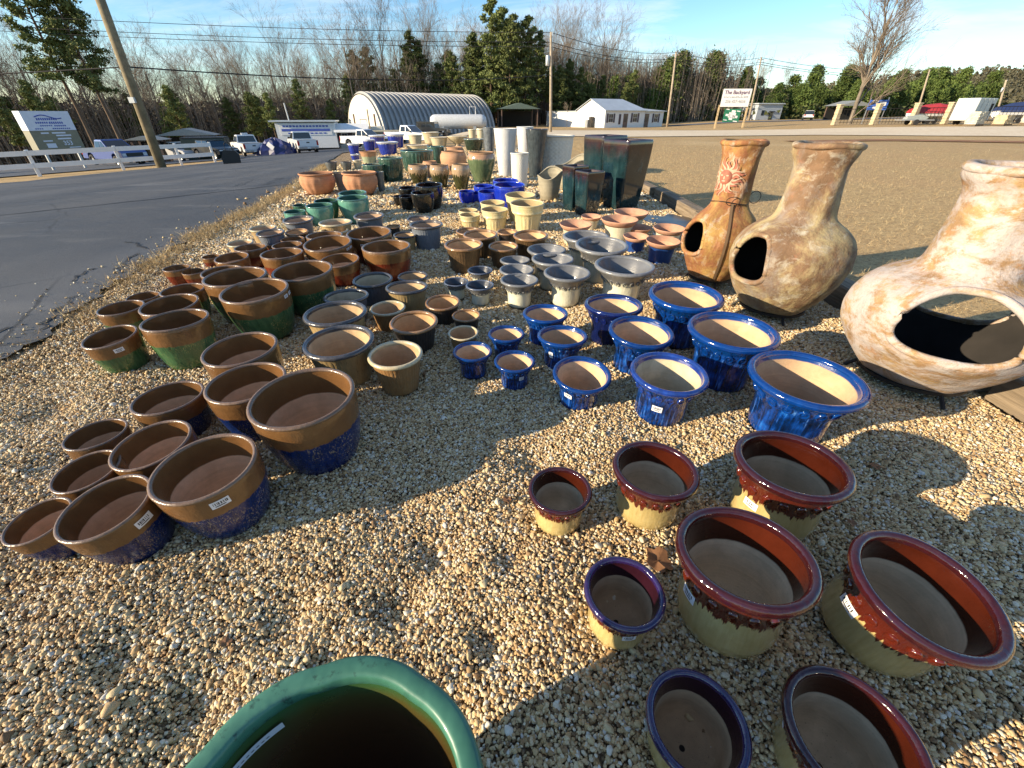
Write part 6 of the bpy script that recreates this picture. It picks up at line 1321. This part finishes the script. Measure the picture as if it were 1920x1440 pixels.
for (x0, z0, w, h) in ((-.9, 2.5, .8, .4), (.1, 2.2, .9, .5), (-.6, 1.8, 1.0, .3)): MB().box(x0, x0 + w, -.05, -.034, z0, z0 + h).build('print', WHITEP, bb)

# ------------------------------------------------------------------ trees
def segs_mesh(name, S, mat, n=3, smooth=False):
    """S: (m,8) p0 p1 r0 r1 -> tapered prisms"""
    S = np.asarray(S, float); p0, p1, r0, r1 = S[:, :3], S[:, 3:6], S[:, 6:7], S[:, 7:8]
    d = p1 - p0; L_ = np.linalg.norm(d, axis=1, keepdims=True); d = d / np.maximum(L_, 1e-6)
    ref = np.where(np.abs(d[:, 2:3]) > 0.9, np.array([[1.0, 0, 0]]), np.array([[0, 0, 1.0]]))
    a = np.cross(d, ref); a /= np.maximum(np.linalg.norm(a, axis=1, keepdims=True), 1e-6); b = np.cross(d, a)
    V = []
    for p, r in ((p0, r0), (p1, r1)):
        for j in range(n):
            t = 2 * math.pi * j / n; V.append(p + (a * math.cos(t) + b * math.sin(t)) * r)
    V = np.stack(V, 1).reshape(-1, 3); m = len(S); base = np.arange(m)[:, None] * 2 * n
    Q = np.concatenate([np.concatenate([base + j, base + (j + 1) % n, base + n + (j + 1) % n, base + n + j], 1) for j in range(n)], 0)
    return mesh_np(name, V, Q, mat, smooth)
def tris_mesh(name, C, size, rg, mat, aspect=0.28, up=0.3):
    """needle sprays: two thin crossed triangles round each centre"""
    m = len(C); d = rg.normal(0, 1, (m, 3)); d[:, 2] = np.abs(d[:, 2]) * 0.6 + up; d /= np.linalg.norm(d, axis=1, keepdims=True)
    w = np.cross(d, rg.normal(0, 1, (m, 3))); w /= np.linalg.norm(w, axis=1, keepdims=True)
    s = size * rg.uniform(0.6, 1.3, (m, 1))
    V = np.stack([C - d * s * .4 + w * s * aspect, C - d * s * .4 - w * s * aspect, C + d * s * .6], 1).reshape(-1, 3)
    return mesh_np(name, V, np.arange(3 * m).reshape(m, 3), mat)
def m_bark(n, lo, hi):
    t = Mt(n, 0.9, spec=.2); f = t.noise(1, 5, .65, t.vec((3, 3, .8), rnd=True)); r = t.rand()
    c = t.ramp(f, [(.3, lo), (.7, hi)]); hs = t.N.new('ShaderNodeHueSaturation'); t.L.new(c, hs.inputs['Color']); t.L.new(t.mr(r, 0, 1, .65, 1.25), hs.inputs['Value']); t.color(hs.outputs[0]); return t.m
def m_leafy(n, stops):
    t = Mt(n, 0.7, spec=.2); f = t.noise(.9, 5, .7, t.vec((1, 1, 1), rnd=True)); r = t.rand()
    c = t.ramp(f, stops); hs = t.N.new('ShaderNodeHueSaturation'); t.L.new(c, hs.inputs['Color']); t.L.new(t.mr(r, 0, 1, .75, 1.25), hs.inputs['Value']); t.color(hs.outputs[0]); return t.m
BARK, TWIG = m_bark('grey_bark', (.11, .09, .07), (.30, .255, .20)), m_bark('twig_bark', (.15, .12, .09), (.30, .245, .19))
PBARK = m_bark('pine_bark', (.06, .042, .03), (.15, .105, .07))
PINE = m_leafy('pine_needles', [(.3, (.055, .08, .025)), (.55, (.14, .165, .052)), (.75, (.23, .235, .09))])
CEDAR = m_leafy('conifer_green', [(.3, (.03, .058, .014)), (.55, (.10, .14, .034)), (.75, (.20, .23, .065))])
def bare_tree(seed, h, spread=0.5, trunk=0.16, fork=0.35, lv=4, dens=1.0):
    rg = random.Random(seed); T = []; C = []
    def grow(p, d, L_, r, level):
        n = 4 if level < 2 else 3; kids = []
        for i in range(n):
            q = p + d * (L_ / n); r2 = r * (1 - .72 / n * (1 if level else .8)); (T if level == 0 else C).append((*p, *q, r, max(r2, .008)))
            p, r = q, max(r2, .008)
            w_ = .035 if level == 0 else .11; d = (d + Vector((rg.gauss(0, w_), rg.gauss(0, w_), rg.gauss(.04, .06)))).normalized()
            kids.append((p.copy(), d.copy(), r, (i + 1) / n))
        if level >= lv: return
        cnt = {0: int(9 * dens), 1: int(6 * dens), 2: 5, 3: 4}[level]
        for k2 in range(cnt):
            f = rg.uniform(fork, 1) if level == 0 else rg.uniform(.25, 1)
            i = min(n - 1, int(f * n)); pp, dd, rr2, _ = kids[i]
            a = rg.uniform(0, 6.28); tilt = rg.uniform(.35, .85) * (spread + .55)
            o = dd.orthogonal().normalized(); o.rotate(Matrix.Rotation(a, 3, dd)); nd = (dd * math.cos(tilt) + o * math.sin(tilt) + Vector((0, 0, .10))).normalized()
            st = pp - dd * (L_ / n) * rg.random() * .8
            grow(st, nd, L_ * rg.uniform(.38, .62) * (1 - .25 * f if level == 0 else 1), rr2 * rg.uniform(.45, .7), level + 1)
    grow(Vector((0, 0, -.3)), Vector((rg.gauss(0, .03), rg.gauss(0, .03), 1)).normalized(), h * .82, trunk, 0)
    return segs_mesh('trunk', T, BARK, 7, True), segs_mesh('crown', C, TWIG, 3)
def pine_tree(seed, h, clear=0.45, wid=0.16, tufts=1.25, size=.5, nd=PINE):
    rg = random.Random(seed); ng = np.random.default_rng(seed); T = []; C = []; N_ = []
    p = Vector((0, 0, -.3)); d = Vector((0, 0, 1)); r = h * .013; n = 10; pts = []
    for i in range(n):
        q = p + d * (h * 1.0 / n); T.append((*p, *q, r, r * .9)); p = q; r *= .88; d = (d + Vector((rg.gauss(0, .02), rg.gauss(0, .02), .1))).normalized(); pts.append(p.copy())
    cnt = int(46 * tufts)
    for k2 in range(cnt):
        f = clear + (1 - clear) * (k2 + rg.random()) / cnt; z = f * h; i = min(n - 1, int(f * n)); c = pts[i - 1].lerp(pts[i], f * n - i) if i else pts[0] * (f * n)
        u = (f - clear) / (1 - clear); L_ = h * wid * (1.05 - u) ** .65 * rg.uniform(.55, 1.25) * min(1, .45 + u * 3)
        a = rg.uniform(0, 6.28); dd = Vector((math.cos(a), math.sin(a), rg.uniform(-.05, .55))).normalized(); e = c + dd * L_
        C.append((*c, *e, .04 + .01 * L_, .015))
        for j in range(5):
            g = rg.uniform(.35, 1.08); b = c.lerp(e, g) + Vector((rg.gauss(0, .09), rg.gauss(0, .09), rg.gauss(.05, .07))) * L_
            m = int(30 * (0.7 + .3 * size)); N_.append(np.array(b)[None] + ng.normal(0, 1, (m, 3)) * np.array([[.46, .46, .26]]) * size)
    return segs_mesh('trunk', T, PBARK, 7, True), segs_mesh('branches', C, PBARK, 3), tris_mesh('crown', np.concatenate(N_), size * .75, ng, nd)
def cedar_tree(seed, h, wid=.30, size=.42):
    rg = np.random.default_rng(seed); nc = 75; f = rg.random(nc) ** .85; prof = np.clip((1.03 - f) ** .6 * np.minimum(1, .45 + f * 4), 0, 1)
    a = rg.uniform(0, 6.28, nc); rad = h * wid * prof * np.sqrt(rg.uniform(.15, 1.15, nc))
    K_ = np.stack([rad * np.cos(a), rad * np.sin(a), .08 * h + f * h * .9], 1); m = int(52 * h / 9)
    C = (K_[:, None] + rg.normal(0, 1, (nc, m, 3)) * np.array([.062, .062, .05]) * h * (1.15 - .5 * f)[:, None, None]).reshape(-1, 3); C[:, 2] = np.maximum(C[:, 2], .1)
    return segs_mesh('trunk', [(0, 0, -.3, 0, 0, h * .85, h * .022, .03)], PBARK, 6), None, tris_mesh('crown', C, size, rg, CEDAR, .34, .15)
BT = [bare_tree(11, 17, .35, .17, .4), bare_tree(12, 19, .3, .19, .45), bare_tree(13, 15, .5, .15, .35), bare_tree(14, 20, .25, .16, .5), bare_tree(15, 16, .45, .14, .3), bare_tree(16, 18, .55, .2, .4)]
PT = [pine_tree(21, 18, .42, .19), pine_tree(22, 15, .4, .19), pine_tree(23, 20, .42, .19), pine_tree(24, 13, .3, .2), pine_tree(25, 19, .14, .20, 1.5, .6), pine_tree(26, 17, .2, .22, 1.4, .6)]
CT = [cedar_tree(31, 9, .36), cedar_tree(32, 11, .30), cedar_tree(33, 7.5, .44), cedar_tree(34, 10, .40)]
def plant(proto, name, lab, x, y, s, rz, group, cat='tree', lean=(0, 0), z=None):
    e = thing(name, lab, cat, (x, y, (TZ(x, y) if z is None else z) - .05), rz, group); e.scale = (s, s, s); e.rotation_euler = (lean[0], lean[1], rz)
    for nm, me in zip(('trunk', 'crown') if len(proto) == 2 else ('trunk', 'branches', 'crown'), proto):
        if me: obj(nm, me, e)
    return e
rg = random.Random(99)
# line of the wood: from far left round behind the hut and the house
def wood_line(u):
    u = max(u, 0.0); return (-95 + 150 * u, 58 + 62 * min(1, u * 1.5) ** .9)
GW = 'bare trees of the wood behind the driveway'
cnt = 0
for row, (nrow, off) in enumerate(((52, 0), (56, 6), (46, 13), (36, 21))):
    for i in range(nrow):
        u = (i + rg.uniform(-.35, .35)) / nrow; x, y = wood_line(u); y += off + rg.uniform(-3, 3)
        if u > .86 and row == 0: continue
        hgt = (0.80 if u < .42 else 0.98 if u < .80 else .62) * rg.uniform(.82, 1.16)
        px = x / y
        plant(BT[rg.randrange(6)], 'bare_tree', 'leafless grey-brown tree of the wood, ' + ('front rank' if row == 0 else 'middle rank' if row == 1 else 'rear rank') + (' behind the rail fence' if u < .42 else ' behind the metal hut' if u < .72 else ' behind the white house'), x, y, hgt, rg.uniform(0, 6.28), GW, lean=(rg.gauss(0, .03), rg.gauss(0, .03)))
# tall pines near the sign, and pines in the wood
plant(PT[2], 'pine_tree', 'tallest pine with twin trunk, standing behind the boxy sign', -43.5, 50, .86, 0, 'pines of the wood', lean=(0, -.03)); plant(PT[0], 'pine_tree', 'second tall pine close beside the tallest pine', -41.0, 50.5, .84, 2, 'pines of the wood', lean=(0, -.06))
for (x, y, s, k2, where) in ((-62, 55, .62, 3, 'left of the boxy sign'), (-57, 60, .6, 1, 'left of the boxy sign'), (-68, 66, .7, 3, 'left of the boxy sign'), (-50, 74, .62, 1, 'behind the rail fence'), (-43, 82, .66, 3, 'behind the rail fence'), (-39, 80, .55, 1, 'behind the rail fence'), (-24, 104, .85, 1, 'behind the metal hut'),
                         (-16, 106, .9, 3, 'behind the metal hut'), (-7.5, 101, .92, 5, 'behind the tank'), (-4.0, 97, 1.0, 4, 'behind the tank'), (-.5, 96, .98, 5, 'behind the green shelter'), (2.6, 99, .90, 4, 'behind the green shelter'), (-2.0, 103, 1.0, 4, 'behind the tank'), (-12, 104, .85, 5, 'behind the metal hut'), (-19, 106, .9, 4, 'behind the metal hut'), (-32, 100, .7, 5, 'behind the metal hut'), (10, 107, .62, 5, 'behind the white house'), (14.5, 109, .55, 4, 'behind the white house'), (8, 108, .72, 1, 'behind the white house'), (12, 110, .66, 0, 'behind the white house'), (16, 112, .62, 3, 'behind the white house'), (5, 106, .8, 2, 'behind the white house')):
    plant(PT[k2], 'pine_tree', 'dark green pine of the wood ' + where, x, y, s, rg.uniform(0, 6.28), 'pines of the wood')
for i in range(22):
    x = -34 + 62 * (i + rg.random()) / 22; y = 104 + rg.uniform(0, 14) + max(0, x) * .2
    plant(PT[rg.randrange(6)], 'pine_tree', 'green pine scattered deep in the wood ' + ('behind the metal hut' if x < -3 else 'behind the white house'), x, y, rg.uniform(.7, .98) * (1 if x < 4 else .66), rg.uniform(0, 6.28), 'pines of the wood')
for i in range(16):
    x = -80 + 48 * (i + rg.random()) / 16; y = 66 + (x + 80) * .5 + rg.uniform(0, 12)
    plant(PT[(0, 1, 3, 5)[rg.randrange(4)]], 'pine_tree', 'green pine scattered deep in the wood behind the rail fence', x, y, rg.uniform(.45, .68), rg.uniform(0, 6.28), 'pines of the wood')
for i in range(14):
    x = 12 + 24 * (i + rg.random()) / 14; y = 114 + rg.uniform(0, 10)
    plant(CT[rg.randrange(4)], 'conifer', 'bushy green conifer between the white house and shop sign', x, y, rg.uniform(.7, 1.05), rg.uniform(0, 6.28), 'conifers along the county road')
# dense young conifers on the right
for i in range(64):
    x = 33 + 118 * (i + rg.random()) / 64; y = 118 + rg.uniform(0, 30) + max(0, x - 70) * .35
    s = rg.uniform(.85, 1.35) * (1.0 if x < 62 else .72 if x < 75 else .85)
    plant(CT[rg.randrange(4)], 'conifer', 'bushy green conifer ' + ('behind the shop sign' if x < 55 else 'behind the shed and county road' if x < 75 else 'behind the boats and trailers') + (', front rank' if y < 136 + max(0, x - 70) * .35 else ', rear rank'), x, y, s, rg.uniform(0, 6.28), 'conifers along the county road', z=TZ(x, y))
for i in range(14):
    x = 22 + 50 * (i + rg.random()) / 14; y = 128 + rg.uniform(0, 14)
    plant(BT[rg.randrange(6)], 'bare_tree', 'thin leafless tree rising among the conifers', x, y, rg.uniform(.5, .78), rg.uniform(0, 6.28), 'bare trees among the conifers')
# lone spreading tree at the gate, sapling at the house
LT = bare_tree(78, 15.0, .40, .30, .12, 4, 2.3)
plant(LT, 'bare_tree', 'lone broad leafless tree standing inside the stone columns', 50.9, 74, 1.0, .5, None, lean=(0, -.10))
plant(BT[4], 'bare_tree', 'small leafless sapling against the white side wall of the house', 9.4, 84, .2, 0, None)
plant(BT[2], 'bare_tree', 'low bare shrub tree beside the house wall unit', 13.6, 84.5, .12, 1, None)
# understorey and far wood: uncountable
ng = np.random.default_rng(5)
def brush(name, lab, P, mat, n=3):
    return tag(obj(name, segs_mesh(name, P, mat, n)), lab, 'undergrowth', kind='stuff')
S = []
for k2 in range(30000):
    u = ng.random(); x, y = wood_line(u); y += ng.uniform(-4, 34); x += ng.normal(0, 2); z = TZ(x, y)
    if ng.random() < .22:
        h = ng.uniform(6, 15) * (.7 if u < .42 else 1.0); l = ng.normal(0, .05, 2) * h; S.append((x, y, z - .2, x + l[0], y + l[1], z + h, ng.uniform(.04, .11), .02))
    else:
        z0 = z + ng.random() ** 1.1 * (9.5 if u < .42 else 13); dr = ng.normal(0, 1, 3); dr[2] = abs(dr[2]) + .4; dr = dr / np.linalg.norm(dr) * ng.uniform(.8, 2.8); S.append((x, y, z0, x + dr[0], y + dr[1], z0 + dr[2], .04, .012))
brush('undergrowth', 'tangle of bare stems and twigs filling the wood', S, TWIG)
def leaf_mass(name, lab, C, size, mat): return tag(obj(name, tris_mesh(name, C, size, ng, mat, .5, .2)), lab, 'undergrowth', kind='stuff')
n = 80000; u = ng.random(n); X = -95 + 150 * u + ng.normal(0, 2, n); Y = 58 + 62 * np.minimum(1, u * 1.5) ** .9 + ng.uniform(6, 44, n); Z = tz(X, Y) + ng.random(n) ** 1.5 * np.where(u < .42, 9.0, 10.5)
leaf_mass('leaf_litter_brush', 'russet and brown brush on the floor of the wood', np.stack([X, Y, Z], 1), .62, m_leafy('dead_brush', [(.3, (.07, .055, .038)), (.6, (.15, .12, .08)), (.8, (.22, .165, .105))]))
n = 9000; X = 30 + 130 * ng.random(n); Y = 116 + 40 * ng.random(n) + np.maximum(0, X - 70) * .35; Z = tz(X, Y) + ng.random(n) ** 1.5 * 3.2
leaf_mass('road_brush', 'green and straw brush under the conifers', np.stack([X, Y, Z], 1), .9, m_leafy('road_brush_leaf', [(.3, (.03, .045, .014)), (.6, (.09, .10, .035)), (.8, (.2, .16, .08))]))
# wooded hill on the right horizon
hx = np.linspace(120, 1400, 70); hy = np.linspace(230, 900, 40)
def hill_z(x, y): return 1.2 + 30 * np.exp(-((y - 560) / 190) ** 2) * np.clip((x - 140) / 420, 0, 1) ** .8 * (1 + .12 * np.sin(x / 60) + .06 * np.sin(x / 23 + y / 40))
grid_sheet('hill', hx, hy, lambda x, y: hill_z(x, y) - .2, plain('leaf_floor', (.13, .10, .06), .95, var=.3, scale=.05))
n = 4200; X = rng.uniform(150, 1150, n); Y = rng.uniform(260, 600, n); Z = hill_z(X, Y); hh3 = rng.uniform(8, 15, n)
C = np.repeat(np.stack([X, Y, Z], 1), 44, 0); m = len(C); t_ = rng.random(m); C[:, 2] += (.25 + .75 * t_) * np.repeat(hh3, 44); w_ = np.repeat(hh3, 44) * .26 * (1.1 - t_); C[:, 0] += rng.normal(0, 1, m) * w_; C[:, 1] += rng.normal(0, 1, m) * w_
leaf_mass('hill_wood', 'grey-green woodland covering the distant hill', C, 1.9, m_leafy('hill_foliage', [(.3, (.05, .055, .03)), (.5, (.10, .095, .06)), (.7, (.15, .125, .085)), (.85, (.06, .085, .03))]))
